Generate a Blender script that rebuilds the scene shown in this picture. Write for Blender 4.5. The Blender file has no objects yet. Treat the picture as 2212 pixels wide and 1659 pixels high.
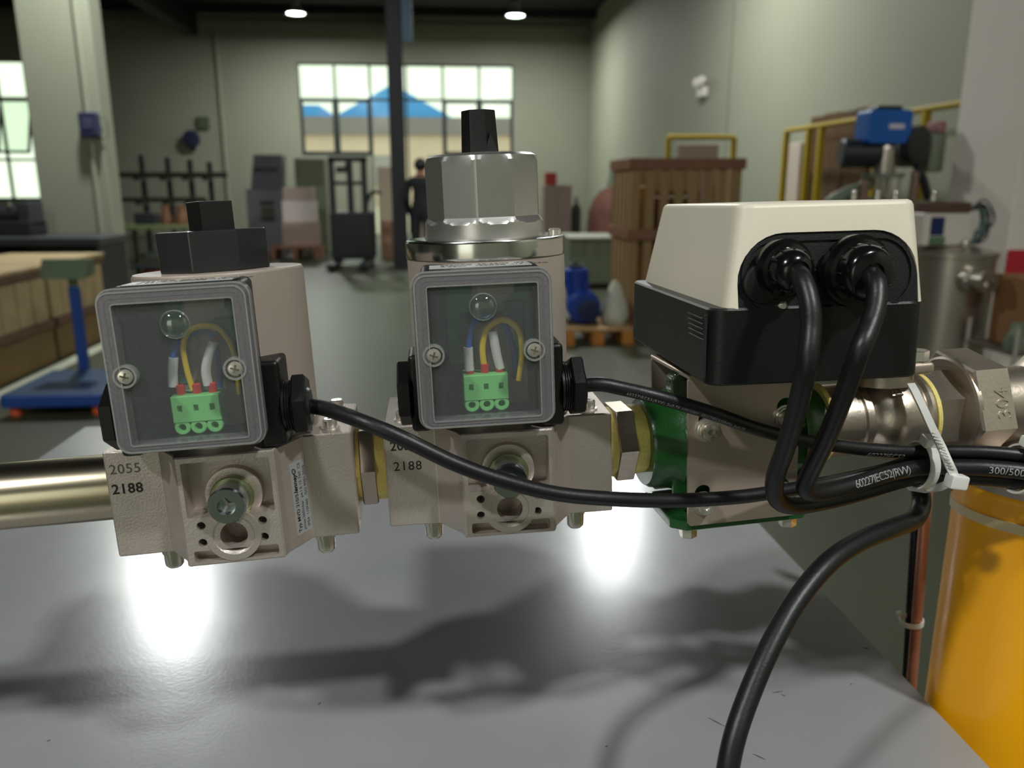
import bpy, bmesh, math, random
from mathutils import Vector, Matrix
random.seed(7)
SC = bpy.context.scene
COL = SC.collection
PI = math.pi
R = math.radians

# ------------------------------------------------------------------ camera
CAM_H, CAM_PITCH, CAM_YAW, FPX = 1.36, R(13.8), R(5.0), 1750.0
cam_data = bpy.data.cameras.new('camera')
cam = bpy.data.objects.new('camera', cam_data)
COL.objects.link(cam)
cam.location = (0, 0, CAM_H)
cam.rotation_euler = (R(90) - CAM_PITCH, 0, -CAM_YAW)
cam_data.sensor_fit = 'HORIZONTAL'
cam_data.sensor_width = 36
cam_data.lens = FPX / 2212 * 36
cam_data.clip_start = 0.02
cam_data.clip_end = 300
cam_data.dof.use_dof = True
cam_data.dof.focus_distance = 0.405
cam_data.dof.aperture_fstop = 9.5
SC.camera = cam

# ------------------------------------------------------------------ world, exposure
world = bpy.data.worlds.new('sky')
SC.world = world
world.use_nodes = True
bg = world.node_tree.nodes['Background']
bg.inputs[0].default_value = (0.87, 0.92, 0.78, 1)
bg.inputs[1].default_value = 0.85
SC.view_settings.view_transform = 'Standard'
SC.view_settings.look = 'None'
SC.view_settings.exposure = 1.05
SC.view_settings.gamma = 1
SC.view_settings.use_curve_mapping = False
LAMP_W = 96

def portal(name, loc, rot, sx, sy):
    """marks a window or door opening for the sampling of daylight; it gives no light of its own"""
    l = bpy.data.lights.new(name, 'AREA')
    l.shape = 'RECTANGLE'; l.size = sx; l.size_y = sy
    l.cycles.is_portal = True
    o = bpy.data.objects.new(name, l)
    o.location = loc; o.rotation_euler = rot
    COL.objects.link(o)
portal('window_middle_portal', (-0.83, 24.1, 2.3), (R(-90), 0, 0), 5.94, 4.6)
portal('window_left_portal', (-11.73, 24.1, 2.78), (R(-90), 0, 0), 1.83, 3.64)
portal('door_behind_offscreen', (-4.7, -7.1, 2.0), (R(90), 0, 0), 3.8, 4.0)   # the bright band in the polished ring and pipe

# ------------------------------------------------------------------ materials
def lin(c):
    return tuple(((v / 255) / 12.92 if v / 255 <= .04045 else ((v / 255 + .055) / 1.055) ** 2.4) for v in c) + (1,)
MATS = {}
def mat(name, rgb, rough=.5, metal=0.0, var=0.0, vscale=8.0, bump=0.0, bscale=200.0, coat=0.0, spec=.5, stretch=None, sss=0.0):
    """procedural principled material: colour with a noise variation and a fine noise relief"""
    if name in MATS: return MATS[name]
    m = bpy.data.materials.new(name); m.use_nodes = True
    nt = m.node_tree; p = nt.nodes['Principled BSDF']
    c = lin(rgb)
    p.inputs['Base Color'].default_value = c
    p.inputs['Roughness'].default_value = rough
    p.inputs['Metallic'].default_value = metal
    p.inputs['Coat Weight'].default_value = coat
    p.inputs['Specular IOR Level'].default_value = spec
    if var or bump:
        tc = nt.nodes.new('ShaderNodeTexCoord'); mp = nt.nodes.new('ShaderNodeMapping')
        if stretch: mp.inputs['Scale'].default_value = stretch
        nt.links.new(tc.outputs['Object'], mp.inputs['Vector'])
    if var:
        n = nt.nodes.new('ShaderNodeTexNoise'); n.inputs['Scale'].default_value = vscale; n.inputs['Detail'].default_value = 5
        nt.links.new(mp.outputs[0], n.inputs['Vector'])
        r = nt.nodes.new('ShaderNodeMapRange'); r.inputs[1].default_value = .25; r.inputs[2].default_value = .75
        r.inputs[3].default_value = 1 - var; r.inputs[4].default_value = 1 + var
        nt.links.new(n.outputs['Fac'], r.inputs[0])
        mx = nt.nodes.new('ShaderNodeMix'); mx.data_type = 'RGBA'; mx.blend_type = 'MULTIPLY'; mx.inputs[0].default_value = 1
        mx.inputs[6].default_value = c
        nt.links.new(r.outputs[0], mx.inputs[7]); nt.links.new(mx.outputs[2], p.inputs['Base Color'])
    if bump:
        n2 = nt.nodes.new('ShaderNodeTexNoise'); n2.inputs['Scale'].default_value = bscale; n2.inputs['Detail'].default_value = 3
        nt.links.new(mp.outputs[0], n2.inputs['Vector'])
        b = nt.nodes.new('ShaderNodeBump'); b.inputs['Strength'].default_value = bump; b.inputs['Distance'].default_value = .002
        nt.links.new(n2.outputs['Fac'], b.inputs['Height']); nt.links.new(b.outputs[0], p.inputs['Normal'])
    MATS[name] = m
    return m
def mat_emit(name, rgb, strength):
    if name in MATS: return MATS[name]
    m = bpy.data.materials.new(name); m.use_nodes = True
    p = m.node_tree.nodes['Principled BSDF']
    p.inputs['Base Color'].default_value = lin(rgb)
    p.inputs['Emission Color'].default_value = lin(rgb); p.inputs['Emission Strength'].default_value = strength
    MATS[name] = m
    return m
def mat_clear(name, rgb, clear, rough, haze=(205, 205, 205), hazef=.5):
    """clear plastic or glass: mostly see-through, with a surface gloss and a little milkiness"""
    if name in MATS: return MATS[name]
    m = bpy.data.materials.new(name); m.use_nodes = True
    nt = m.node_tree; nt.nodes.remove(nt.nodes['Principled BSDF'])
    out = nt.nodes['Material Output']
    tr = nt.nodes.new('ShaderNodeBsdfTransparent'); tr.inputs[0].default_value = lin(rgb)
    gl = nt.nodes.new('ShaderNodeBsdfGlossy'); gl.inputs['Roughness'].default_value = rough
    gl.inputs[0].default_value = (1, 1, 1, 1)
    df = nt.nodes.new('ShaderNodeBsdfDiffuse'); df.inputs[0].default_value = lin(haze)
    m1 = nt.nodes.new('ShaderNodeMixShader'); m1.inputs[0].default_value = hazef
    nt.links.new(gl.outputs[0], m1.inputs[1]); nt.links.new(df.outputs[0], m1.inputs[2])
    tc = nt.nodes.new('ShaderNodeTexCoord'); nz = nt.nodes.new('ShaderNodeTexNoise'); nz.inputs['Scale'].default_value = 1600
    nt.links.new(tc.outputs['Object'], nz.inputs['Vector'])
    rg = nt.nodes.new('ShaderNodeMapRange'); rg.inputs[1].default_value = .3; rg.inputs[2].default_value = .7
    rg.inputs[3].default_value = (1 - clear) * .8; rg.inputs[4].default_value = (1 - clear) * 1.2
    nt.links.new(nz.outputs['Fac'], rg.inputs[0])
    m2 = nt.nodes.new('ShaderNodeMixShader')
    nt.links.new(rg.outputs[0], m2.inputs[0])
    nt.links.new(tr.outputs[0], m2.inputs[1]); nt.links.new(m1.outputs[0], m2.inputs[2])
    nt.links.new(m2.outputs[0], out.inputs[0])
    MATS[name] = m
    return m

# ------------------------------------------------------------------ mesh helpers
class B:
    """collects shapes in one bmesh; scale u (0.001 for millimetres)"""
    def __init__(s, u=1.0): s.bm = bmesh.new(); s.u = u
    def _merge(s, t):
        me = bpy.data.meshes.new('t'); t.to_mesh(me); t.free(); s.bm.from_mesh(me); bpy.data.meshes.remove(me); return s
    def box(s, x0, x1, y0, y1, z0, z1, bev=0.0, seg=2, m=None):
        t = bmesh.new(); bmesh.ops.create_cube(t, size=1)
        for v in t.verts:
            v.co = Vector(((x0 + x1) / 2 + v.co.x * (x1 - x0), (y0 + y1) / 2 + v.co.y * (y1 - y0), (z0 + z1) / 2 + v.co.z * (z1 - z0)))
        if bev: bmesh.ops.bevel(t, geom=t.edges[:], offset=bev, segments=seg, affect='EDGES', profile=.5)
        if m: t.transform(m)
        return s._merge(t)
    def prism(s, poly, axis, a0, a1, bev=0.0, seg=2, top=None, m=None):
        """polygon extruded along axis; 'x': poly=(y,z), 'y': poly=(x,z), 'z': poly=(x,y); top = polygon at a1"""
        t = bmesh.new()
        def P(p, a): return {'x': (a, p[0], p[1]), 'y': (p[0], a, p[1]), 'z': (p[0], p[1], a)}[axis]
        q = top or poly
        v0 = [t.verts.new(P(p, a0)) for p in poly]; v1 = [t.verts.new(P(p, a1)) for p in q]
        n = len(poly)
        t.faces.new(v0); t.faces.new(v1[::-1])
        for i in range(n): t.faces.new((v0[i], v1[i], v1[(i + 1) % n], v0[(i + 1) % n]))
        bmesh.ops.recalc_face_normals(t, faces=t.faces[:])
        if bev: bmesh.ops.bevel(t, geom=t.edges[:], offset=bev, segments=seg, affect='EDGES', profile=.5)
        if m: t.transform(m)
        return s._merge(t)
    def loft(s, rings, m=None):
        """solid through a list of (outline, z)"""
        t = bmesh.new(); L = [[t.verts.new((p[0], p[1], z)) for p in poly] for poly, z in rings]; n = len(L[0])
        for p, q in zip(L, L[1:]):
            for i in range(n): t.faces.new((p[i], p[(i + 1) % n], q[(i + 1) % n], q[i]))
        t.faces.new(L[0][::-1]); t.faces.new(L[-1])
        bmesh.ops.recalc_face_normals(t, faces=t.faces[:])
        if m: t.transform(m)
        return s._merge(t)
    def lathe(s, prof, o=(0, 0, 0), axis=(0, 0, 1), seg=32, rot=0.0, rfun=None, cap=True):
        """profile [(radius, height)] turned round an axis"""
        t = bmesh.new(); ax = Vector(axis).normalized()
        a = ax.orthogonal().normalized() if abs(ax.z) < .99 else Vector((1, 0, 0)); b = ax.cross(a); o = Vector(o)
        rings = []
        for r, h in prof:
            if r <= 1e-9: rings.append([t.verts.new(o + ax * h)])
            else:
                ring = []
                for k in range(seg):
                    th = rot + 2 * PI * k / seg; rr = rfun(r, h, th) if rfun else r
                    ring.append(t.verts.new(o + ax * h + (a * math.cos(th) + b * math.sin(th)) * rr))
                rings.append(ring)
        for p, q in zip(rings, rings[1:]):
            if len(p) == 1 and len(q) == 1: continue
            for k in range(seg):
                k2 = (k + 1) % seg
                if len(p) == 1: t.faces.new((p[0], q[k], q[k2]))
                elif len(q) == 1: t.faces.new((p[k], q[0], p[k2]))
                else: t.faces.new((p[k], q[k], q[k2], p[k2]))
        if cap:
            for ring in (rings[0], rings[-1]):
                if len(ring) > 2: t.faces.new(ring)
        bmesh.ops.recalc_face_normals(t, faces=t.faces[:])
        return s._merge(t)
    def cyl(s, p0, p1, r, seg=20, r2=None, bev=0.0):
        p0 = Vector(p0); p1 = Vector(p1); L = (p1 - p0).length; r2 = r if r2 is None else r2
        pr = [(r, 0), (r2, L)] if not bev else [(r - bev, 0), (r, bev), (r2, L - bev), (r2 - bev, L)]
        return s.lathe(pr, p0, p1 - p0, seg)
    def hexa(s, x0, x1, yc, zc, r, deg, cham=0.0, n=6):
        """hexagonal prism along x with corner radius r, a corner at angle deg measured from -y towards +z"""
        def ring(rr): return [(yc - rr * math.cos(R(deg + 360 / n * k)), zc + rr * math.sin(R(deg + 360 / n * k))) for k in range(n)]
        t = bmesh.new()
        st = [(x0, r - cham), (x0 + cham * .6, r), (x1 - cham * .6, r), (x1, r - cham)] if cham else [(x0, r), (x1, r)]
        rs = [[t.verts.new((x, y, z)) for y, z in ring(rr)] for x, rr in st]
        for p, q in zip(rs, rs[1:]):
            for k in range(n): t.faces.new((p[k], q[k], q[(k + 1) % n], p[(k + 1) % n]))
        t.faces.new(rs[0]); t.faces.new(rs[-1])
        bmesh.ops.recalc_face_normals(t, faces=t.faces[:])
        return s._merge(t)
    def tube(s, pts, r, seg=12, sub=6, smooth=True, radii=None, cap=True):
        pts = [Vector(p) for p in pts]
        if smooth and len(pts) > 2:
            q = []; P_ = [pts[0] * 2 - pts[1]] + pts + [pts[-1] * 2 - pts[-2]]
            for i in range(1, len(P_) - 2):
                for k in range(sub):
                    u = k / sub; a, b, c, d = P_[i - 1:i + 3]
                    q.append(.5 * ((2 * b) + (c - a) * u + (2 * a - 5 * b + 4 * c - d) * u * u + (3 * b - a - 3 * c + d) * u ** 3))
            q.append(pts[-1]); pts = q
        s.path = pts
        t = bmesh.new(); prev = None; nv = None; n = len(pts)
        for i, p in enumerate(pts):
            d = (pts[min(i + 1, n - 1)] - pts[max(i - 1, 0)]).normalized()
            if nv is None: nv = d.orthogonal().normalized()
            nv = (nv - d * nv.dot(d)).normalized(); bv = d.cross(nv)
            rr = r if radii is None else radii[min(i // (sub if smooth and len(radii) < n else 1), len(radii) - 1)]
            ring = [t.verts.new(p + (nv * math.cos(2 * PI * k / seg) + bv * math.sin(2 * PI * k / seg)) * rr) for k in range(seg)]
            if prev:
                for k in range(seg): t.faces.new((prev[k], prev[(k + 1) % seg], ring[(k + 1) % seg], ring[k]))
            elif cap: t.faces.new(ring[::-1])
            prev = ring
        if cap: t.faces.new(prev)
        return s._merge(t)
    def ball(s, c, r, sx=1, sy=1, sz=1, seg=16):
        t = bmesh.new(); bmesh.ops.create_uvsphere(t, u_segments=seg, v_segments=max(6, seg // 2), radius=r)
        t.transform(Matrix.Translation(Vector(c)) @ Matrix.Diagonal((sx, sy, sz, 1)))
        return s._merge(t)
    def mesh(s, name, sharp=35):
        if s.u != 1.0: bmesh.ops.scale(s.bm, vec=(s.u,) * 3, verts=s.bm.verts[:])
        me = bpy.data.meshes.new(name); s.bm.to_mesh(me); s.bm.free()
        for p in me.polygons: p.use_smooth = True
        me.set_sharp_from_angle(angle=R(sharp))
        return me
    def obj(s, name, m, parent=None, sharp=35):
        o = bpy.data.objects.new(name, s.mesh(name, sharp)); COL.objects.link(o)
        o.data.materials.append(m)
        if parent is not None: o.parent = parent
        wn = o.modifiers.new('weighted_normals', 'WEIGHTED_NORMAL'); wn.keep_sharp = True
        return o
def mm(): return B(.001)
def tag(o, label, cat, group=None):
    o['label'] = label; o['category'] = cat
    if group: o['group'] = group
    return o
def struct(o):
    o['kind'] = 'structure'; return o
def thing(name, label, cat, loc=(0, 0, 0), rz=0.0, group=None, matrix=None):
    o = bpy.data.objects.new(name, None); COL.objects.link(o); o.empty_display_size = .05
    if matrix is not None: o.matrix_world = matrix
    else:
        o.location = loc; o.rotation_euler = (0, 0, rz)
    return tag(o, label, cat, group)
def copy_part(o, parent, m=None):
    c = o.copy(); COL.objects.link(c); c.parent = parent
    if m is not None: c.matrix_basis = m
    return c
def cut(o, cutters):
    """subtracts the cutter objects from o and removes them"""
    o.modifiers.clear()
    for c in cutters:
        c.modifiers.clear()
        md = o.modifiers.new('cut', 'BOOLEAN'); md.operation = 'DIFFERENCE'; md.object = c; md.solver = 'EXACT'
    bpy.context.view_layer.update()
    dg = bpy.context.evaluated_depsgraph_get()
    me = bpy.data.meshes.new_from_object(o.evaluated_get(dg))
    o.modifiers.clear(); old = o.data; o.data = me; bpy.data.meshes.remove(old)
    for p in me.polygons: p.use_smooth = True
    me.set_sharp_from_angle(angle=R(32))
    wn = o.modifiers.new('weighted_normals', 'WEIGHTED_NORMAL'); wn.keep_sharp = True
    for c in cutters:
        d = c.data; bpy.data.objects.remove(c); bpy.data.meshes.remove(d)
    return o
def text_mesh(txt, size, depth=.0001, shear=0.0, bold=0.0, align='LEFT', space=1.0):
    cu = bpy.data.curves.new('t', 'FONT'); cu.body = txt; cu.size = size; cu.extrude = depth; cu.shear = shear; cu.offset = bold
    cu.align_x = align; cu.resolution_u = 3; cu.space_character = space
    t = bpy.data.objects.new('t', cu); COL.objects.link(t)
    bpy.context.view_layer.update()
    me = bpy.data.meshes.new_from_object(t.evaluated_get(bpy.context.evaluated_depsgraph_get()))
    bpy.data.objects.remove(t); bpy.data.curves.remove(cu)
    return me
def text(name, txt, size, m, parent, matrix, **k):
    me = text_mesh(txt, size, **k); me.name = name
    o = bpy.data.objects.new(name, me); COL.objects.link(o); me.materials.clear(); me.materials.append(m)
    if parent is not None: o.parent = parent
    o.matrix_basis = matrix
    return o
def front(x, n, z, rot=0.0):
    """matrix for lettering on a face that looks to -y (n millimetres towards the viewer)"""
    return Matrix.Translation((x * .001, -n * .001, z * .001)) @ Matrix.Rotation(R(90), 4, 'X') @ Matrix.Rotation(R(rot), 4, 'Z')
def rrect(x0, x1, z0, z1, r, k=6):
    pts = []
    for cx, cz, a in ((x1 - r, z1 - r, 0), (x0 + r, z1 - r, 90), (x0 + r, z0 + r, 180), (x1 - r, z0 + r, 270)):
        for i in range(k + 1):
            t = R(a + 90 * i / k); pts.append((cx + r * math.cos(t), cz + r * math.sin(t)))
    return pts
def ring_prism(b, outer, inner, y0, y1):
    """frame between two outlines of equal length, extruded along y"""
    t = bmesh.new(); n = len(outer)
    L = [[t.verts.new((p[0], y, p[1])) for p in poly] for poly, y in ((outer, y0), (outer, y1), (inner, y1), (inner, y0))]
    for j in range(4):
        p, q = L[j], L[(j + 1) % 4]
        for i in range(n): t.faces.new((p[i], p[(i + 1) % n], q[(i + 1) % n], q[i]))
    bmesh.ops.recalc_face_normals(t, faces=t.faces[:])
    return b._merge(t)

# ------------------------------------------------------------------ frames of the pipe train (fitted to the photograph)
RZ = Matrix.Rotation(-CAM_YAW, 4, 'Z')
def frame(rows, t):
    m = Matrix([list(r) + [v] for r, v in zip(rows, t)] + [[0, 0, 0, 1]])
    return Matrix.Translation((0, 0, CAM_H)) @ RZ @ m
F1 = frame([[0.990068, -0.130470, -0.052373], [0.132104, 0.990811, 0.029037], [0.048103, -0.035668, 0.998205]], (-0.138495, 0.398555, -0.154619))
F2 = frame([[0.994554, -0.097046, -0.038014], [0.097578, 0.995151, 0.012398], [0.036627, -0.016039, 0.999200]], (-0.009085, 0.418806, -0.148804))
FG = frame([[0.987004, -0.153341, -0.048050], [0.154450, 0.987793, 0.020272], [0.044355, -0.027430, 0.998639]], (-0.009085, 0.418806, -0.148804))
FA = frame([[0.994599, -0.100434, -0.026186], [0.101030, 0.994629, 0.022499], [0.023785, -0.025023, 0.999404]], (0.135709, 0.441463, -0.142297))
AX = 8.0     # height of the pipe axis in these frames, mm
def ray(px, py):
    a = (px - 1106) / FPX; b = -(py - 829.5) / FPX
    v = Vector((a, math.cos(CAM_PITCH) + b * math.sin(CAM_PITCH), -math.sin(CAM_PITCH) + b * math.cos(CAM_PITCH)))
    return RZ.to_3x3() @ v
def loc(fr, px, py, n):
    """millimetres in frame fr of the point n mm in front of the train axis, seen in direction (px, py)"""
    inv = fr.inverted(); o = inv @ Vector((0, 0, CAM_H)); d = inv.to_3x3() @ ray(px, py)
    t = (-n * .001 - o.y) / d.y
    return (o + d * t) * 1000
def wld(fr, px, py, n): return fr @ (loc(fr, px, py, n) * .001)
# ------------------------------------------------------------------ the hall
XR, XL, YF, YB, ZC = 4.26, -16.0, 24.0, -7.0, 5.85
M_WALL = mat('green_grey_wall_paint', (152, 154, 135), .7, 0, .05, .7)
M_FLOOR = mat('green_floor_paint', (66, 70, 53), .42, 0, .14, .9, .03, 30)
M_CEIL = mat('black_roof_deck', (26, 27, 28), .8, 0, .1, 2)
M_BEAM = mat('dark_steel_beam', (30, 31, 34), .5, .2)
M_FRAME = mat('dark_window_frame', (44, 52, 50), .45)
M_GLASS = mat_clear('window_glass', (240, 246, 240), .975, .12, (220, 220, 220), .3)
M_PILW = mat('white_pillar_paint', (236, 226, 216), .6, 0, .02, 1.5)
struct(B().box(XL, XR, YB, YF, -.2, 0).obj('floor', M_FLOOR))
struct(B().box(XL, XR, YB, YF, ZC, ZC + .2).obj('ceiling', M_CEIL))
WX0, WX1, WZ0, WZ1 = -3.80, 2.14, 2.17, 4.61
b = B()
def wall_y(b, y0, y1, x0, x1, holes):
    """wall slab with rectangular openings (x0, x1, z0, z1), built as blocks"""
    xs = sorted({x0, x1, *[h[0] for h in holes], *[h[1] for h in holes]})
    for a, c in zip(xs, xs[1:]):
        zs = [0.0]
        for h in sorted([h for h in holes if h[0] <= a and h[1] >= c], key=lambda h: h[2]): zs += [h[2], h[3]]
        zs.append(ZC)
        for z0, z1 in zip(zs[::2], zs[1::2]):
            if z1 - z0 > 1e-6: b.box(a, c, y0, y1, z0, z1)
wall_y(b, YF, YF + .25, XL, XR + .25, [(WX0, -1.86, WZ0, WZ1), (-1.86, .16, 0, WZ1), (.16, WX1, WZ0, WZ1), (-12.65, -10.82, .96, 4.60)])
struct(b.obj('wall_back', M_WALL))
b = B(); wall_y(b, YB - .25, YB, XL, XR + .25, [(-6.6, -2.8, 0, 4.0)])
struct(b.obj('wall_front', M_WALL))
struct(B().box(XR, XR + .25, YB, YF, 0, ZC).obj('wall_right', M_WALL))
struct(B().box(XL - .25, XL, YB, YF, 0, ZC).obj('wall_left', M_WALL))
struct(B().box(XL, XR, YF - .12, YF, 5.36, 5.62).obj('trim_1', M_WALL))
for k, x in enumerate((-12.2, -6.49, -.87)):
    r = struct(B().box(x - .16, x + .16, YB, YF - .13, 5.24, 5.84).obj('ceiling_beam', M_BEAM))
for y in (3, 8, 13, 18, 23):
    struct(B().box(XL, XR, y - .06, y + .06, 5.66, 5.85).obj('ceiling_purlin', M_BEAM))
# middle window with its six bays and glazed door bay
xs = [-3.80, -2.82, -1.86, -.86, .16, 1.18, 2.14]
b = B()
b.box(WX0, WX1, YF + .06, YF + .14, WZ1 - .05, WZ1).box(WX0, WX1, YF + .06, YF + .14, 3.64, 3.70)
for i, x in enumerate(xs): b.box(x - .03 + (.03 if i == 0 else 0), x + .03 - (.03 if i == 6 else 0), YF + .06, YF + .14, (WZ0 if i not in (2, 3, 4) else 0), WZ1)
b.box(WX0, -1.86, YF + .06, YF + .14, WZ0, WZ0 + .05).box(.16, WX1, YF + .06, YF + .14, WZ0, WZ0 + .05)
w1 = struct(b.obj('window_1', M_FRAME))
for i in range(6):
    B().box(xs[i] + .03, xs[i + 1] - .03, YF + .095, YF + .105, 3.70, WZ1 - .05).obj('pane', M_GLASS, w1)
    B().box(xs[i] + .03, xs[i + 1] - .03, YF + .095, YF + .105, (WZ0 + .05 if i not in (2, 3) else .02), 3.64).obj('pane', M_GLASS, w1)
    if i not in (2, 3):
        b = B(); ring_prism(b, rrect(xs[i] + .02, xs[i + 1] - .02, WZ0 + .04, 3.66, .005, 1), rrect(xs[i] + .09, xs[i + 1] - .09, WZ0 + .11, 3.59, .005, 1), YF + .03, YF + .09)
        b.obj('sash', M_FRAME, w1)
b = B()
for x in (-12.65, -11.75, -10.88): b.box(x, x + .06, YF + .06, YF + .14, .96, 4.60)
for z in (.96, 2.0, 3.60, 4.54): b.box(-12.65, -10.82, YF + .06, YF + .14, z, z + .06)
w2 = struct(b.obj('window_2', M_FRAME))
for x0, x1 in ((-12.59, -11.75), (-11.69, -10.88)):
    for z0, z1 in ((1.02, 2.0), (2.06, 3.60), (3.66, 4.54)):
        B().box(x0, x1, YF + .095, YF + .105, z0, z1).obj('pane', M_GLASS, w2)
sa = B(); ring_prism(sa, rrect(-.42, .42, -1.5, 0, .005, 1), rrect(-.36, .36, -1.44, -.06, .005, 1), -.03, .03)
sa = sa.obj('open_sash', M_FRAME, w2); sa.location = (-11.27, YF + .02, 3.6); sa.rotation_euler = (R(-20), 0, 0)
pa = B().box(-.36, .36, -.004, .004, -1.44, -.06).obj('pane', M_GLASS, sa)
# pillars
struct(B().box(-4.58, -3.80, 10.0, 10.35, 0, ZC, .01, 1).obj('wall_pillar', M_WALL))
struct(B().cyl((-3.93, 9.97, 0), (-3.93, 9.97, ZC), .03, 10).obj('trim_2', M_WALL))
p2 = struct(B().box(3.5, XR, 4.79, 5.46, 0, ZC, .01, 1).obj('wall_pillar', M_PILW))
B().box(3.505, XR, 4.784, 4.792, .60, .97).obj('red_band', mat('red_band_paint', (196, 44, 58), .5), p2)
struct(B().cyl((-5.9, YF - .05, 0), (-5.9, YF - .05, 5.3), .045, 10).obj('trim_3', mat('conduit_grey', (150, 150, 128), .5)))
struct(B().box(XR - .012, XR, 12.2, 12.22, 0, ZC).obj('trim_4', mat('wall_joint', (120, 124, 110), .7)))
struct(B().box(XR - .012, XR, 6.3, 6.34, 0, ZC).obj('trim_5', MATS['wall_joint']))
struct(B().box(-3.0, -2.88, 3.2, 9.0, 0, .003).obj('trim_6', mat('worn_white_floor_tape', (176, 180, 160), .5, 0, .25, 5)))
# steel post in the middle of the hall
t = thing('steel_post', 'dark steel post standing on the floor behind the fluted valve', 'post', loc=(-.66, 13.9, 0))
B().box(-.12, .12, -.12, -.105, 0, 5.26).box(-.12, .12, .105, .12, 0, 5.26).box(-.012, .012, -.11, .11, 0, 5.26).obj('column_section', M_BEAM, t)
B().box(-.2, .2, -.2, .2, 0, .025).obj('base_plate', M_BEAM, t)
B().box(.12, .29, -.16, .0, 3.55, 5.26, .01, 1).obj('junction_duct', mat('slate_blue_duct', (62, 84, 100), .5), t)

# ------------------------------------------------------------------ lamps
M_LENS = mat_emit('lamp_lens', (236, 255, 246), 14)
def high_bay(label, x, y, light='lamp_light', lens='lens'):
    """one lamp type for the whole hall: same power and colour everywhere"""
    t = thing('ceiling_lamp', label, 'lamp', loc=(x, y, 5.3), group='high-bay ceiling lamps')
    B().lathe([(.08, .30), (.10, .14), (.22, .02), (.23, -.02), (.21, -.02), (.205, .0)], seg=32, cap=False).obj('reflector', mat('lamp_alloy', (196, 198, 192), .35, .6), t)
    B().lathe([(0, -.004), (.2, -.004), (.2, .004), (0, .004)], seg=32).obj(lens, M_LENS, t)
    B().cyl((0, 0, .28), (0, 0, .55), .012, 8).obj('suspension_rod', M_BEAM, t)
    B().lathe([(0, .42), (.07, .42), (.07, .28), (0, .28)], seg=16).obj('driver', M_BEAM, t)
    l = bpy.data.lights.new(light, 'AREA'); l.shape = 'DISK'; l.size = .38; l.energy = LAMP_W; l.color = (.97, 1.0, .96)
    o = bpy.data.objects.new(light, l); COL.objects.link(o); o.parent = t; o.location = (0, 0, -.03)
high_bay('round high-bay lamp under the roof, above the far window', -3.28, 21.0, 'lamp_light_above_window')
high_bay('round high-bay lamp under the roof, between steel post and right wall', 1.9, 20.8, 'lamp_light_by_right_wall')
# the two lamps mirrored in the sheet metal table, and the next pair of the same rows
for tg, x, y in (('middle_left', -3.2, 8.9), ('middle_right', 2.3, 10.4), ('rear_left', -3.2, -2.2), ('rear_right', 2.1, -2.2)):
    high_bay('round high-bay lamp hanging under the roof deck', x, y, 'lamp_%s_offscreen' % tg, 'lens_%s_offscreen' % tg)

# ------------------------------------------------------------------ outside
struct(B().box(-40, 40, YF + .3, 110, -.25, -.05).obj('ground', mat('pale_yard_concrete', (206, 196, 182), .8, 0, .1, .3)))
struct(B().box(-25, 25, -60, YB - .3, -.25, -.05).obj('ground', MATS['pale_yard_concrete']))
t = thing('warehouse', 'pale warehouse across the yard with grey eaves and blue gable roof', 'building', loc=(-2, 60, 0))
B().box(-18, 16, 0, 12, -.1, 4.85).obj('wall', mat('beige_render', (214, 192, 178), .8, 0, .06, .4), t)
B().box(-19, 17, -.4, 12.4, 4.8, 5.95).obj('eaves', mat('grey_eaves', (130, 124, 128), .7), t)
B().prism([(-5.4, 5.9), (3.2, 5.9), (-1.1, 8.2)], 'y', .3, 12).obj('gable_roof', mat('blue_roof_sheet', (72, 156, 236), .5), t)
B().box(-9, -6.2, .2, 10, 5.9, 6.75).obj('roof_box', MATS['blue_roof_sheet'], t)
for x in (-12, -7.5, -3.2, 1.2, 5.8, 10):
    w = B().box(x, x + 1.8, -.05, .1, 1.2, 3.4).obj('window', mat('dull_window', (150, 146, 150), .3), t)
tag(B().box(-12, -9, 30, 31, -.05, 2.2, .05, 1).obj('yard_container', mat('cream_container', (226, 208, 184), .6)), 'cream container standing in the yard outside the far window', 'container')
# ------------------------------------------------------------------ materials of the near things
M_ALU = mat('cast_aluminium', (204, 192, 185), .45, .75, .08, 60, .12, 900)
M_ALUD = mat('machined_aluminium', (200, 196, 190), .3, .9, .05, 80)
M_STEEL = mat('polished_steel', (206, 204, 200), .16, 1.0, .03, 30)
M_PIPE = mat('drawn_steel_pipe', (196, 184, 160), .24, 1.0, .06, 12, stretch=(1, 12, 12))
M_STAIN = mat('cast_stainless', (190, 177, 164), .36, .9, .06, 50, .06, 500)
M_ZINC = mat('zinc_plated', (190, 198, 205), .22, 1.0, .08, 300)
M_SCREW = mat('nickel_screw', (228, 222, 212), .2, .8)
M_COIL = mat('coil_grey_paint', (166, 152, 141), .45, 0, .03, 30)
M_BLK = mat('black_plastic', (22, 22, 23), .38, 0, .05, 90, .05, 900)
M_BLK2 = mat('dark_grey_plastic', (44, 44, 46), .2, 0, .04, 60)
M_BLKB = mat('black_box_plastic', (14, 14, 15), .42, 0, .05, 90, .1, 1200)
M_RUB = mat('cable_sheath', (19, 19, 21), .42, 0, .06, 120, .06, 700)
M_YEL = mat('yellow_sealing_tape', (255, 234, 140), .5, 0, .08, 150, .3, 500)
M_INK = mat('black_print', (24, 22, 24), .6)
M_INKW = mat('white_print', (205, 205, 205), .6)
M_INKG = mat('grey_print', (80, 80, 82), .6)
M_LBL = mat('silver_label', (168, 168, 170), .4, .2)
M_LBLW = mat('pale_label', (190, 190, 188), .35)
M_PCB = mat('circuit_board_green', (34, 128, 100), .4, 0, .25, 130)
M_TERM = mat('terminal_green', (140, 222, 140), .45)
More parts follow.
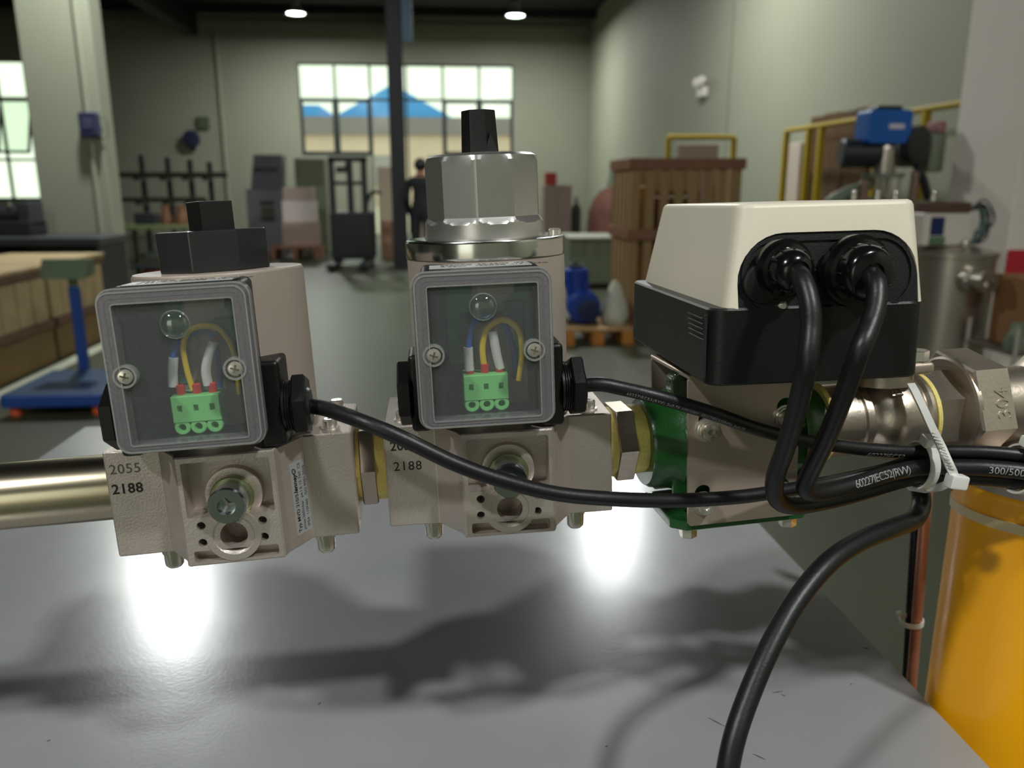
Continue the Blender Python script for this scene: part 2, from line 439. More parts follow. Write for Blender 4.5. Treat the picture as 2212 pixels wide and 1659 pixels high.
M_FERR = mat('red_ferrule', (206, 48, 40), .4)
M_WY = mat('yellow_wire', (236, 196, 40), .4)
M_WB = mat('blue_wire', (34, 92, 190), .4)
M_WBR = mat('brown_wire', (140, 66, 40), .45)
M_WW = mat('white_sleeve', (226, 218, 222), .5)
M_CREAM = mat('cream_plastic', (226, 216, 198), .42, 0, .01, 20, .03, 1500)
M_GRN = mat('green_enamel', (32, 84, 36), .3, 0, .12, 60, .12, 300, coat=.3)
M_PLATE = mat('brushed_stainless', (186, 168, 154), .38, .55, .05, 25, stretch=(1, 1, 40))
M_TIE = mat('white_nylon', (222, 220, 216), .38)
M_COP = mat('copper', (206, 142, 120), .4, .65, .12, 60)
M_YPIPE = mat('yellow_gas_paint', (255, 176, 6), .32, 0, .03, 12, coat=.15)
M_LID = mat_clear('clear_lid', (250, 252, 251), .87, .22, (150, 152, 154), .85)
M_RIM = mat_clear('lid_rim', (206, 204, 210), .66, .12, (186, 180, 188), .6)
M_RIDGE = mat_clear('lid_ridge', (225, 225, 225), .5, .12, (215, 215, 212), .5)

def solenoid_valve(label, fr, body_m, kind):
    t = thing('solenoid_valve', label, 'valve', matrix=fr, group='solenoid valves of the gas train')
    # ---- cast body with the open test chamber in front
    poly = [(-56.8, 31), (-56.8, -31), (-31.4, -31), (-21, -46), (-19.2, -52), (24.8, -52), (26.5, -46), (35.8, -31), (58, -31), (58, 31), (30, 38), (-30, 38)]
    body = mm().prism(poly, 'z', -18.3, 34.4, .7, 1).obj('body', body_m)
    cs = [mm().prism(rrect(-16.6, 22.6, 5.2, 31.5, 1.2), 'y', -55, -40).obj('c', body_m),
          mm().prism(rrect(-15.9, 22.3, -16.4, -11.0, 1.2), 'y', -55, -45).obj('c', body_m),
          mm().lathe([(7.6, 0), (7.6, 8), (6.2, 10), (6.2, 18)], (2.9, -36, -4.6), (0, -1, 0), 32).obj('c', body_m)]
    for x, z in ((-11.1, 1.2), (-11.3, -7.0), (16.4, 1.2), (16.4, -6.9)):
        cs.append(mm().cyl((x, -55, z), (x, -38, z), 2.0, 18).obj('c', body_m))
    cut(body, cs); body.parent = t
    b = mm()
    for r0, r1, y0, y1 in ((9.4, 7.8, -52.4, -45),):
        b.lathe([(r1, 0), (11.6, 0), (12.4, 1), (12.4, 7.4), (r0, 7.4), (r1, 5.5), (r1, 0)], (2.9, -45, -4.6), (0, -1, 0), 40, cap=False)
    b.obj('port_ring', body_m, body)
    b = mm().lathe([(13.4, 0), (13.0, 4.5), (11.2, 5)], (3.4, -39.5, 12.4), (0, -1, 0), 40); b.obj('boss', body_m, body)
    # ---- hexagon socket plug in the test port
    p = mm().lathe([(8.6, 0), (8.6, 10.4), (8.0, 11.6), (4.1, 11.6), (3.9, 7.6), (0, 7.2)], (3.0, -48.0, 12.0), (0, -1, 0), 36).obj('test_plug', M_ZINC, t, 25)
    mm().lathe([(9.6, 0), (10.0, .6), (10.0, 2.6), (9.6, 3.2)], (3.2, -45.0, 12.2), (0, -1, 0), 36).obj('washer', mat('olive_zinc', (168, 172, 132), .3, .8), p)
    b = mm()
    for a in (90, 210, 330):
        b.box(-.55, .55, -.3, .3, 0, 4.0, 0, m=Matrix.Translation((3.0, -56.2, 12.0)) @ Matrix.Rotation(R(a), 4, 'Y'))
    b.obj('socket_key', M_SCREW, p)
    # ---- bottom bolts, corner screws
    for x, y in ((-35, -20), (40, -20)):
        mm().lathe([(0, -12.4), (3.2, -12.2), (4.4, -10.8), (4.6, -8), (4.6, -4.6), (5.2, -4.4), (5.2, 0)], (x, y, -18.0), (0, 0, 1), 18).obj('bottom_bolt', M_SCREW, t)
    for x, y in ((-47, -21), (48, -21), (-47, 21), (48, 21)):
        mm().lathe([(4.6, 0), (4.6, 1.2), (3.6, 1.3), (3.6, 4.6), (2.8, 5.4), (1.5, 5.4), (1.4, 4), (0, 4)], (x, y, 34.2), (0, 0, 1), 16).obj('corner_screw', M_SCREW, t)
    # ---- coil
    mm().lathe([(41.5, 34), (41.5, 39), (39, 39.5), (39, 41)], (0, 0, 0), seg=64).obj('coil_base', M_ALUD, t)
    c = mm().lathe([(40.2, 40), (40.2, 113.2), (39.4, 114.4), (0, 114.4)], seg=96).obj('coil', M_COIL, t)
    if kind == 0:
        # black octagonal nut and its square spindle
        n = 8
        oc = [(-1.3 + 27.0 * math.cos(R(k * 45 + 34.7)), 27.0 * math.sin(R(k * 45 + 34.7))) for k in range(n)]
        k_ = mm().prism(oc, 'z', 114.2, 133.6, 1.1, 2).obj('coil_nut', M_BLK2, t, 25)
        sq = [(-1 + 11.5 * math.cos(R(k * 90 - 99.6)), 11.5 * math.sin(R(k * 90 - 99.6))) for k in range(4)]
        mm().prism(sq, 'z', 133.4, 147.2, .45, 2).obj('spindle', M_BLK, k_, 25)
    else:
        # polished ring, fluted cap and black knob of the flow adjuster
        rg = mm().lathe([(38, 113.6), (40.6, 114.2), (40.8, 115.2), (40.8, 121.6), (40.2, 122.8), (38.6, 123.4), (29, 123.6)], seg=96).obj('cap_ring', M_STEEL, t)
        mm().lathe([(3.2, 0), (3.2, 2.2), (2.4, 3.0), (0, 3.0)], (34.6, -9, 123.4), seg=14).obj('locking_screw', M_SCREW, rg)
        n = 10; rot0 = R(-90 + 8.8)
        def rf(r, h, th):
            if h < 130 or h > 164: return r
            a = (th - rot0 + PI / n) % (2 * PI / n) - PI / n
            depth = 2.6 * min(1, max(0, (h - 130.2) / 3.2))
            flat = (30.2 - depth) / math.cos(a) if abs(a) < PI / n else r
            return min(r, flat)
        prof = [(30.8, 123.4), (30.4, 125.5), (30.2, 128), (30.2, 130.2), (30.2, 131), (30.2, 132), (30.2, 133.5), (30.2, 145), (30.0, 157), (29.2, 160.2), (27.6, 162.4), (25.4, 163.6), (10, 164.6), (0, 164.6)]
        cp = mm().lathe(prof, seg=200, rfun=rf).obj('flow_cap', mat('satin_alloy', (205, 200, 198), .32, .9, .03, 40), t, 18)
        n2 = 7
        o1 = [(-.6 + 8.6 * math.cos(R(k * 360 / n2 + 30)), 8.6 * math.sin(R(k * 360 / n2 + 30))) for k in range(n2)]
        o0 = [(-.4 + 9.6 * math.cos(R(k * 360 / n2 + 30)), 9.6 * math.sin(R(k * 360 / n2 + 30))) for k in range(n2)]
        kb = mm().prism(o0, 'z', 164.2, 184.6, .5, 2, top=o1).obj('adjusting_knob', M_BLK, t, 22)
        w = mm()
        w.prism([(1.2, 164.4), (7.6, 164.4), (4.2, 173.5)], 'y', -9.4, -6.2, .2, 1).obj('pointer', M_BLK2, kb)
    # ---- terminal box: open black housing with a printed label on top
    hb = mm().box(-33.5, 21.0, -58.5, -26, 42, 112.6, 3.0, 3).obj('terminal_box', M_BLKB)
    cut(hb, [mm().box(-30.5, 18, -62, -36, 45, 109.8, 1.0, 1).obj('c', M_BLKB)]); hb.parent = t
    mm().box(-29, 17, -55.5, -38.6, 112.4, 112.9).obj('top_label', M_LBLW, hb)
    for i, s_ in enumerate(('230VAC  50-60Hz  IP54', 'P 60W   100%ED  -15..+60C')):
        text('label_print', s_, .0042, M_INKG, hb, Matrix.Translation((-.024, -.0455 - .0065 * i, .11295)))
    # side bosses with blanking plug (left) and cable gland (right)
    mm().box(19.5, 31.2, -50, -24, 35, 75, 2.2, 3).obj('gland_boss', M_BLKB, hb)
    mm().box(-41.5, -32, -50, -24, 36, 73, 2.2, 3).obj('plug_boss', M_BLKB, hb)
    pl = mm().hexa(-47.2, -41, -40, 53, 15.6, 90, 1.2).obj('blanking_plug', M_BLK, t, 20)
    b = mm().cyl((30.5, -41, 52), (36, -41, 52), 11.5, 28)
    for k in range(4): b.lathe([(11.4, 0), (12.2, .4), (11.4, .8)], (31.6 + k * 1.05, -41, 52), (1, 0, 0), 28, cap=False)
    gl = b.hexa(35.0, 41.4, -41, 52, 15.3, 78, 1.3).lathe([(9.5, 0), (8.5, 1.4), (4.2, 1.6)], (41.2, -41, 50.6), (1, 0, 0), 28).obj('cable_gland', M_BLK, t, 22)
    # ---- circuit board, terminal block and wiring behind the clear lid
    mm().box(-30, 17.6, -37.2, -36.2, 45.2, 109.6).obj('inner_cover', M_BLKB, t)
    pc = mm().box(-17 if kind == 0 else -22, 17, -39.0, -37.0, 66, 109).obj('circuit_board', M_PCB, t)
    b = mm()
    b.box(-16, -11, -42, -38.8, 72, 90); b.obj('relay', mat('dark_component', (36, 40, 42), .45), pc)
    b = mm().box(-8, 10, -43, -38, 99, 106, .8, 2); b.obj('capacitor', mat('pale_component', (196, 186, 176), .5), pc)
    b = mm().box(4, 14, -43, -38, 84, 95, .6, 1); b.obj('coil_former', mat('teal_component', (30, 96, 80), .45), pc)
    x0, x1 = -16.4, 4.6
    tbo = mm().box(x0, x1, -53, -38, 50.5, 62.6, .4, 1).obj('terminal_block', M_TERM)
    cut(tbo, [mm().box(x0 + 2.4 + 7 * k, x0 + 4.6 + 7 * k, -56, -50, 55.5, 58.5).obj('c', M_TERM) for k in range(3)])
    tbo.parent = t
    mm().box(x0, x1, -45, -38, 46.5, 51).obj('base_strip', M_TERM, tbo)
    for k in range(3):
        xc = x0 + 3.5 + 7 * k
        mm().lathe([(3.0, 0), (3.5, .5), (3.5, 11.2), (3.1, 11.6), (1.7, 11.6), (1.6, 5.5), (0, 5.5)], (xc, -41, 48.4), (0, -1, 0), 24).obj('wire_port', M_TERM, tbo)
        mm().cyl((xc, -47.5, 62), (xc, -47.5, 67), 2.0, 14, bev=.4).obj('ferrule', M_FERR, tbo)
    def wire(name, m, pts, r=1.0, n=47.5):
        mm().tube([loc(fr, px, py, n + (p[0] if p else 0)) for px, py, *p in pts], r * 1.22, 12, 8).obj(name, m, t)
    if kind == 0:
        wire('earth_wire', M_WY, [(417, 842), (404, 800), (396, 750), (408, 716), (440, 704), (474, 712, -2), (500, 748, -4), (512, 800, -6), (516, 850, -8)], 1.05)
        wire('neutral_wire', M_WB, [(374, 800), (374, 766), (390, 742, -4), (415, 722, -8), (450, 716, -8), (468, 750, -8), (474, 800, -8), (478, 850, -8)], 1.0)
        wire('live_wire', M_WBR, [(449, 800), (446, 770), (462, 735, -3), (485, 728, -5), (505, 760, -7), (512, 830, -8)], 1.0)
        wire('sleeve', M_WW, [(374, 835), (373, 806), (375, 772)], 1.75)
        wire('sleeve', M_WW, [(450, 832), (445, 802), (450, 770), (462, 738)], 1.75)
    else:
        wire('earth_wire', M_WY, [(1047, 800), (1042, 750), (1052, 712), (1085, 691), (1118, 710), (1128, 758), (1121, 822)], 1.2)
        wire('neutral_wire', M_WB, [(1012, 770), (1013, 735), (1022, 702), (1045, 685, -3), (1072, 686, -6), (1095, 712, -8), (1110, 765, -8), (1114, 815, -8)], 1.15)
        wire('live_wire', M_WBR, [(1066, 740, -4), (1062, 705, -5), (1078, 682, -6), (1105, 676, -8), (1124, 700, -8), (1130, 745, -8)], 1.1)
        wire('sleeve', M_WW, [(1014, 800), (1012, 775), (1011, 750)], 1.9)
        wire('sleeve', M_WW, [(1081, 796), (1073, 765), (1064, 715)], 1.8)
    # ---- clear lid
    o = rrect(-37.5, 24.8, 40.8, 112.1, 6.0); i_ = rrect(-30.6, 17.9, 45.2, 105.7, 1.2)
    o2 = rrect(-36.3, 23.6, 42.0, 110.9, 5.2)
    b = mm(); ring_prism(b, o, i_, -56.8, -62.5); ring_prism(b, o2, i_, -62.3, -66.0)
    lid = b.obj('lid', M_RIM, t)
    b = mm(); ring_prism(b, rrect(-36.4, 23.7, 41.9, 111.0, 5.3), rrect(-35.8, 23.1, 42.5, 110.4, 4.8), -65.6, -66.4); b.obj('edge_bead', M_RIDGE, lid)
    b = mm(); ring_prism(b, rrect(-37.6, 24.9, 40.7, 112.2, 6.1), rrect(-37.0, 24.3, 41.3, 111.6, 5.6), -61.6, -62.7); b.obj('edge_bead', M_RIDGE, lid)
    b = mm(); ring_prism(b, rrect(-33.6, 20.9, 43.2, 108.6, 2.6), rrect(-33.2, 20.5, 43.6, 108.2, 2.4), -65.6, -66.2); b.obj('inner_bead', M_RIM, lid)
    mm().prism(rrect(-31.0, 18.3, 44.8, 106.1, 1.2), 'y', -65.2, -63.6).obj('lid_window', M_LID, lid)
    b = mm(); ring_prism(b, rrect(-31.1, 18.4, 44.7, 106.2, 1.4), rrect(-30.6, 17.9, 45.2, 105.7, 1.0), -65.0, -66.3); b.obj('lid_ridge', M_RIDGE, lid)
    mm().lathe([(5.9, 0), (5.7, 1.0), (4.6, 2.1), (2.6, 2.8), (0, 3.0)], (-6.4, -65.1, 95.9), (0, -1, 0), 32).obj('lamp_lens', mat_clear('clear_lens', (235, 242, 240), .82, .05, (150, 155, 155), .25), lid)
    mm().lathe([(5.6, 0), (5.9, .8), (6.2, 0)], (-6.4, -65.1, 95.9), (0, -1, 0), 32, cap=False).obj('lens_rim', M_RIDGE, lid)
    for x in (-29.3, 15.7):
        b = mm().lathe([(4.0, -3), (4.0, 1.2), (4.9, 1.2), (4.9, -3), (4.0, -3)], (x, -65.2, 75.4), (0, -1, 0), 28, cap=False)
        b.obj('screw_collar', M_RIDGE, lid)
        sc = mm().lathe([(3.3, -2), (3.3, .6), (2.6, 1.6), (0, 1.9)], (x, -65.2, 75.4), (0, -1, 0), 24).obj('lid_screw', M_SCREW)
        cut(sc, [mm().box(-1.9, 1.9, -1.2, 2.0, -.42, .42, m=Matrix.Translation((x, -67.2, 75.4)) @ Matrix.Rotation(R(a), 4, 'Y')).obj('c', M_SCREW) for a in (20, 110)])
        sc.parent = lid
    # ---- printed numbers
    if kind == 0:
        text('printed_number', '2055', .0068, mat('faded_print', (92, 84, 82), .6), t, front(-54.8, 31.05, 23.4), space=1.08)
        text('printed_number', '2188', .0068, M_INK, t, front(-55.0, 31.05, 13.6), bold=.00012, space=1.06)
        mface = Matrix.Translation((.0265, -.046, 0)) @ Matrix.Rotation(math.atan2(15, 9.3), 4, 'Z')
        lb = mm().prism(rrect(5.4, 16.8, -12.6, 23.6, 1.3), 'y', -.16, .1).obj('rating_label', M_LBL, t)
        lb.matrix_basis = mface
        for s_, x, z, sz, kw in (('Typ MVD 210/5', 9.2, -11.4, .0030, dict(bold=.00005)), ('lenney\u00ae', 9.2, 8.2, .0036, dict(bold=.00012, shear=.3)),
                                 ('pmax:360mbar  pe I E 15 760  CE', 12.5, -11.4, .0025, {}), ('IP54  110N60   ISO 9001:2015', 15.7, -10.6, .0025, {})):
            text('label_print', s_, sz, M_INK, lb, front(x, .17, z, 90), depth=.00004, **kw)
    else:
        text('printed_number', '2055', .0066, M_INK, t, front(-54.0, 31.05, 22.0), bold=.00006, space=1.05)
        text('printed_number', '2188', .0066, M_INK, t, front(-52.9, 31.05, 11.4), space=1.1)
    return t
V1 = solenoid_valve('solenoid valve with plain black octagonal nut on top and a rating label', F1, M_ALU, 0)
V2 = solenoid_valve('solenoid valve with fluted silver cap and black adjusting knob on top', F2, M_ALU, 1)

# ------------------------------------------------------------------ straight pipe, nipples
t = thing('steel_pipe', 'bare round steel pipe screwed into the valve with the black octagonal nut', 'pipe', matrix=F1)
mm().lathe([(14, -432), (16.85, -432), (16.85, -57.2), (14, -57.2)], (0, 0, AX), (1, 0, 0), 64).obj('tube', M_PIPE, t)
mm().lathe([(17.2, -60.5), (18.2, -60), (18.0, -57), (17.2, -56.6)], (0, 0, AX), (1, 0, 0), 48).obj('sealing_tape', M_YEL, t)
# elbow and riser beyond the table edge carry the pipe
e = mm()
def arc_path(c, r, a0, a1, k=8): return [(c[0] - r * math.sin(R(a0 + (a1 - a0) * i / k)), 0, c[2] + r * math.cos(R(a0 + (a1 - a0) * i / k))) for i in range(k + 1)]
e.tube(arc_path((-430, 0, AX - 50), 50, 0, 90), 19, 24, smooth=False).obj('elbow', M_STAIN, t)
e = mm(); e.tube([(-480, 0, AX - 45), (-537, 43, -1180)], 16.85, 24, smooth=False); e.obj('riser', M_PIPE, t)

def nipple(label, x0, x1, fr, hx0, hx1, r, deg):
    t = thing('hex_nipple', label, 'pipe fitting', matrix=fr, group='hexagon nipples sealed with yellow tape')
    mm().hexa(hx0, hx1, 0, AX, r, deg, 1.0).obj('hexagon', M_STAIN, t, 20)
    for a, b_, ra, rb in ((x0, hx0, 17.4, 19.4), (hx1, x1, 19.4, 17.6)):
        b = mm(); L = b_ - a
        def wob(rr, h, th): return rr + .35 * math.sin(5 * th + h) + .25 * math.sin(11 * th)
        b.lathe([(16, -1), (ra, 0), ((ra + rb) / 2 + .5, L * .5), (rb, L), (15, L + .2)], (a, 0, AX), (1, 0, 0), 60, rfun=wob)
        b.obj('sealing_tape', M_YEL, t)
    return t
F12 = FG @ Matrix.Translation((-.131, 0, 0))
nipple('hexagon nipple with yellow tape between the two solenoid valves', -74.5, -56.0, FG, -71.5, -63.5, 22.5, 6)
nipple('hexagon nipple with yellow tape beside the green valve body', 57.0, 85.5, FG, 64.5, 75.0, 22.5, 0)

# ------------------------------------------------------------------ green valve with its bracket
t = thing('green_valve', 'dark green enamelled valve body with stainless bracket in front', 'valve', matrix=FG)
b = mm()
oct_ = lambda r: [(r * math.cos(R(22.5 + 45 * k)), AX - 3 + r * math.sin(R(22.5 + 45 * k))) for k in range(8)]
b.prism(oct_(30), 'x', 98, 168, 2.0, 3)
b.lathe([(18, 82.0), (24.0, 82.2), (25.6, 84.5), (26.0, 92), (27.5, 97), (29, 101)], (0, 0, AX - 2), (1, 0, 0), 48)
b.lathe([(30, 166), (25, 171), (22.4, 176), (22.4, 184), (16, 184.2)], (0, 0, AX - 2), (1, 0, 0), 48)
gb = b.obj('body', M_GRN, t)
mm().prism([(92, -20), (99, -27), (166, -27), (172, -20), (172, 24), (92, 24)], 'z', -38.5, -33.0, .8, 2).obj('bottom_flange', M_GRN, t)
mm().box(94, 104, -20.5, -17, -22, 18, 1, 2).obj('casting_rib', M_GRN, gb)
for x, y in ((102, -21), (160, -21), (102, 18), (160, 18)):
    bo = mm().hexa(-44, -38.3, 0, 0, 4.8, 0, .6).obj('flange_bolt', M_SCREW, t)
    bo.matrix_basis = Matrix.Translation((x * .001, y * .001, 0)) @ Matrix.Rotation(R(-90), 4, 'Y') @ Matrix.Scale(1, 4)
SCR = ((108.6, 19.0), (152.0, 22.2), (106.6, -21.6), (151.0, -22.0))
fp = mm().prism(rrect(98.5, 160, -34, 47, 2.0), 'y', -30.6, -28.4).obj('bracket_plate', M_PLATE)
cut(fp, [mm().prism(rrect(x - 4.6, x + 4.6, z - 4.6, z + 10.2, 4.5), 'y', -32, -27).obj('c', M_PLATE) for x, z in SCR])
fp.parent = t
mm().prism(rrect(98.5, 160, -34, 47, 2.0), 'y', 28.4, 30.6).obj('bracket_plate', M_PLATE, t)
mm().box(98.5, 160, -30.6, 30.6, 46.4, 48.8, .5, 1).obj('bracket_top', M_PLATE, t)
mm().box(104, 122, -45, -30, 48.0, 51.2, .5, 1).obj('bracket_tab', M_PLATE, t)
for x, z in SCR:
    s_ = mm().lathe([(6.6, 0), (6.6, 1.2), (5.6, 1.3), (5.6, 2.6), (4.9, 2.7), (4.9, 5.6), (4.2, 6.6), (2.0, 6.8), (1.6, 5.4), (0, 5.4)], (x, -30.4, z), (0, -1, 0), 22).obj('bracket_screw', M_SCREW, t)
lg = mm().prism(rrect(94, 109, 33.5, 47.5, 5), 'y', -18, -8, 1.0, 2).obj('sight_window', mat_clear('sight_glass', (120, 150, 120), .6, .08, (90, 110, 85), .4), t)
for k in range(3): mm().box(97 + 4.2 * k, 99.6 + 4.2 * k, -15, -12, 35.5, 41.5, .3, 1).obj('scale_mark', mat('rust_brown', (96, 56, 40), .6), lg)

# ------------------------------------------------------------------ actuator
t = thing('valve_actuator', 'actuator box with cream cover on black base above the green valve', 'actuator', matrix=FA)
# left/right, back/front outlines from bottom to top
def quad(x0, x1, y0, y1, r=6): return rrect(x0, x1, y0, y1, r, 5)
base = mm().loft([(quad(-50.5, 51.5, -74, 73, 7), 51), (quad(-51.5, 52.5, -75, 74, 8), 52), (quad(-50.8, 52.4, -74.6, 74, 8), 86), (quad(-50.0, 51.6, -73.8, 73.2, 7.5), 87)]).obj('base', M_BLKB, t)
cv = mm().loft([(quad(-44.2, 52.2, -74.2, 71, 6), 86.6), (quad(-37.0, 50.2, -66.6, 60.6, 8), 131.0), (quad(-36.2, 49.4, -65.6, 59.6, 7.4), 132.6), (quad(-34.6, 47.8, -64.0, 58, 6), 133.4)]).obj('cover', M_CREAM)
ar = [(-38.2, 80), (-38.2, 97)]
for k in range(9): ar.append((-38.2 + 23 - 23 * math.cos(R(90 * k / 8)), 97 + 23 * math.sin(R(90 * k / 8))))
for k in range(9): ar.append((48.6 - 21 + 21 * math.sin(R(90 * k / 8)), 99 + 21 * math.cos(R(90 * k / 8))))
ar.append((48.6, 80))
cut(cv, [mm().prism(ar, 'y', -80, -60).obj('c', M_CREAM)]); cv.parent = t
ins = lambda d: [(x + (d if x < 5 else -d), z - (d if z > 90 else 0)) for x, z in ar]
SH = Matrix.Identity(4); SH[1][2] = .172; SH[1][3] = -.172 * .087
pn = mm().prism(ins(.4), 'y', -73.2, -55).obj('connector_panel', M_BLKB, t); pn.data.transform(SH)
dish = rrect(-36.2, 46.6, 84.5, 117.8, 16.4, 8); dish2 = rrect(-34.6, 45.0, 86.1, 116.2, 14.8, 8)
b = mm(); ring_prism(b, dish, dish2, -71, -74.2); b.obj('dish_rim', M_BLKB, pn).data.transform(SH)
GL = []
for px, py, r in ((1726, 588, 9.6), (1888, 592, 12.4)):
    tip = loc(FA, px, py, 88); x, z = tip.x - 1.0, tip.z + .6
    ax_ = Vector((1.0, -16, -.6)).normalized(); GL.append((tip, ax_))
    g = mm().lathe([(r + 4.0, 0), (r + 4.0, 3.4), (r + 2.2, 3.4), (r + 2.2, 6), (r + .4, 6.6), (r, 12), (r - 1.6, 14.6), (r - 3.4, 16), (4.9, 16.4), (4.7, 15)], (x, -72.0, z), ax_, 36).obj('cable_gland', mat('glossy_black_gland', (15, 15, 16), .16), t)
    for k in range(12):
        a = 2 * PI * k / 12
        c_ = Vector((x, -72, z)) + ax_ * 9.4 + Vector((math.cos(a), 0, math.sin(a))) * (r + .1)
        mm().box(-.5, .5, -2.6, 2.6, -.5, .5, .2, 1, m=Matrix.Translation(c_)).obj('grip_rib', M_BLK, g)
mm().lathe([(9, 0), (9, 2.5), (7.5, 3.4), (0, 3.4)], (-27, -72, 98), (0, -1, 0), 28).obj('blanking_cap', M_BLK, pn)
for k in range(5):
    mm().box(-52.4, -51, -69 + k * .6, -47 + k * .8, 71.6 + k * 2.4, 72.4 + k * 2.4, .2, 1).obj('vent_rib', M_BLK2, base)
mm().box(-52.2, -51, -70, -68.6, 54, 84, .3, 1).obj('clip_edge', M_BLK2, base)
mm().lathe([(2.2, 0), (2.2, 1.2), (1.4, 1.8), (0, 1.8)], (-17, -72.8, 87.2), (0, -1, 0), 14).obj('panel_screw', M_SCREW, pn)

# ------------------------------------------------------------------ ball valve
t = thing('ball_valve', 'cast stainless ball valve with mounting pad next to the green valve', 'valve', matrix=FG)
bb = mm().lathe([(15, 186), (20.5, 187), (21, 190), (21, 203), (19.2, 204), (19.2, 206.5), (20.4, 207.5), (20.4, 211.5), (17.8, 213), (20, 215.5), (23.4, 219), (25.4, 225), (25.8, 231), (25.2, 238), (23.8, 241.5), (25.2, 243.4), (25.0, 245.5), (23.4, 246.6), (21, 248), (16, 248)], (0, 0, AX), (1, 0, 0), 64)
bb = bb.obj('body', M_STAIN, t)
mm().lathe([(21.8, 183.6), (23.4, 184), (23.2, 187), (21.4, 187.4)], (0, 0, AX), (1, 0, 0), 48).obj('sealing_tape', M_YEL, t)
mm().lathe([(22.2, 246.6), (24.4, 247), (24.4, 249.4), (22, 249.8)], (0, 0, AX), (1, 0, 0), 48).obj('sealing_tape', M_YEL, t)
mm().lathe([(9, 28), (9, 40)], (222, -4, 0), (0, 0, 1), 24).obj('stem_collar', M_STAIN, t)
mm().box(183, 243, -24, 20, 36.5, 43.5, 2.5, 3).obj('mounting_pad', M_PLATE, t)
mm().lathe([(17, 30), (17, 36.8)], (222, -6, 0), (0, 0, 1), 32).obj('pad_neck', M_STAIN, t)
for x, y in ((197, -17), (236, -17), (206, 12)):
    nb_ = mm().hexa(43.4, 49.5, 0, 0, 6.2, 0, .7).obj('pad_nut', M_SCREW, t)
    nb_.matrix_basis = Matrix.Translation((x * .001, y * .001, 0)) @ Matrix.Rotation(R(-90), 4, 'Y')
mm().lathe([(3, 30), (3, 49.0), (2.4, 49.7), (0, 49.7)], (197, -17, 0), (0, 0, 1), 16).obj('pad_stud', M_SCREW, t)
text('cast_letters', 'DN', .010, M_STAIN, t, Matrix.Translation((.2275, -.02045, .0245)) @ Matrix.Rotation(R(90 - 38), 4, 'X') @ Matrix.Rotation(R(90), 4, 'Z'), depth=.0004)

# ------------------------------------------------------------------ union and elbow to the yellow pipe
t = thing('pipe_union', 'large cast stainless union nut beside the ball valve, marked 304', 'pipe fitting', matrix=FG)
mm().hexa(249.6, 268.5, 0, AX, 24.4, 30, .9).obj('insert_hexagon', M_STAIN, t, 20)
mm().lathe([(20, 267.5), (26.6, 268), (27.4, 269), (27.4, 271)], (0, 0, AX), (1, 0, 0), 56).obj('insert_collar', M_STAIN, t)
b = mm().lathe([(27.9, 268.4), (28.4, 266.6), (29.8, 267.4), (30, 270)], (0, 0, AX + 2), (1, 0, 0), 64)
b.hexa(268.0, 289.5, 0, AX + 2, 34.0, 50, 1.6).obj('union_nut', M_STAIN, t, 20)
mm().lathe([(22.6, 286), (22.6, 322), (15, 322)], (0, 0, AX), (1, 0, 0), 48).obj('tailpiece', M_STAIN, t)
text('cast_number', '304', .0120, M_STAIN, t, Matrix.Translation((.2862, 0, .001 * (AX + 2))) @ Matrix.Rotation(R(-20), 4, 'X') @ Matrix.Translation((0, -.0294, -.0115)) @ Matrix.Rotation(R(90), 4, 'X') @ Matrix.Rotation(R(90), 4, 'Z'), depth=.0006)
yw = FG @ Vector((.337, -.002, .001 * AX))
t = thing('reducing_elbow', 'cast stainless elbow between the union and the yellow gas pipe', 'pipe fitting', loc=yw)
b = mm().lathe([(0, 30), (16, 28), (24, 18), (27, 4), (27, -12), (30, -22), (40, -31), (45.5, -36), (46.5, -39), (46.5, -50), (44, -51)], seg=64)
b.obj('elbow_body', M_STAIN, t)
o = tag(mm().lathe([(40, -49), (44.8, -49.5), (45.4, -51), (45.4, -53.5), (44.8, -54.5), (44.8, -(yw.z * 1000) + 1), (40, -(yw.z * 1000) + 1)], seg=72).obj('gas_pipe', M_YPIPE), 'thick vertical gas pipe painted bright orange yellow', 'pipe')
o.location = yw
# ------------------------------------------------------------------ cables
def cable(label, pts, r, group='black sheathed cables of the gas train'):
    b = B(); b.tube(pts, r, 16, 10)
    path = b.path
    o = tag(b.obj('cable', M_RUB), label, 'cable', group)
    return o, path
def print_on(path, o, txt, i0, size, r, side, depth=.00006, m=None, name='printed_marking', space=1.0):
    """wraps white lettering round a cable, starting at path index i0; side = direction the print faces"""
    me = text_mesh(txt, size, depth, space=space)
    tb = bmesh.new(); tb.from_mesh(me)
    bmesh.ops.triangulate(tb, faces=tb.faces[:])
    for _ in range(3):
        bmesh.ops.subdivide_edges(tb, edges=[e_ for e_ in tb.edges if e_.calc_length() > size * .16], cuts=1, use_grid_fill=False)
        bmesh.ops.triangulate(tb, faces=tb.faces[:])
    tb.to_mesh(me); tb.free()
    ds = [0.0]
    for a, b in zip(path[i0:], path[i0 + 1:]): ds.append(ds[-1] + (b - a).length)
    for v in me.vertices:
        x, y = v.co.x, v.co.y - size * .36
        k = 0
        while k < len(ds) - 2 and ds[k + 1] < x: k += 1
        p, q = path[i0 + k], path[i0 + k + 1]; d = (q - p).normalized(); c = p + d * (x - ds[k])
        nn = (side - d * side.dot(d)).normalized(); up = nn.cross(d)
        if up.z < 0: up = -up
        th = y / r
        v.co = c + (nn * math.cos(th) + up * math.sin(th)) * (r + .00008 + abs(v.co.z) * .5)
    me.name = name; me.materials.clear(); me.materials.append(m or M_INKW)
    t = bpy.data.objects.new(name, me); COL.objects.link(t); t.parent = o
    return t
TOCAM = (Vector((0, 0, CAM_H)) - FG @ Vector((.2, -.05, 0))).normalized()
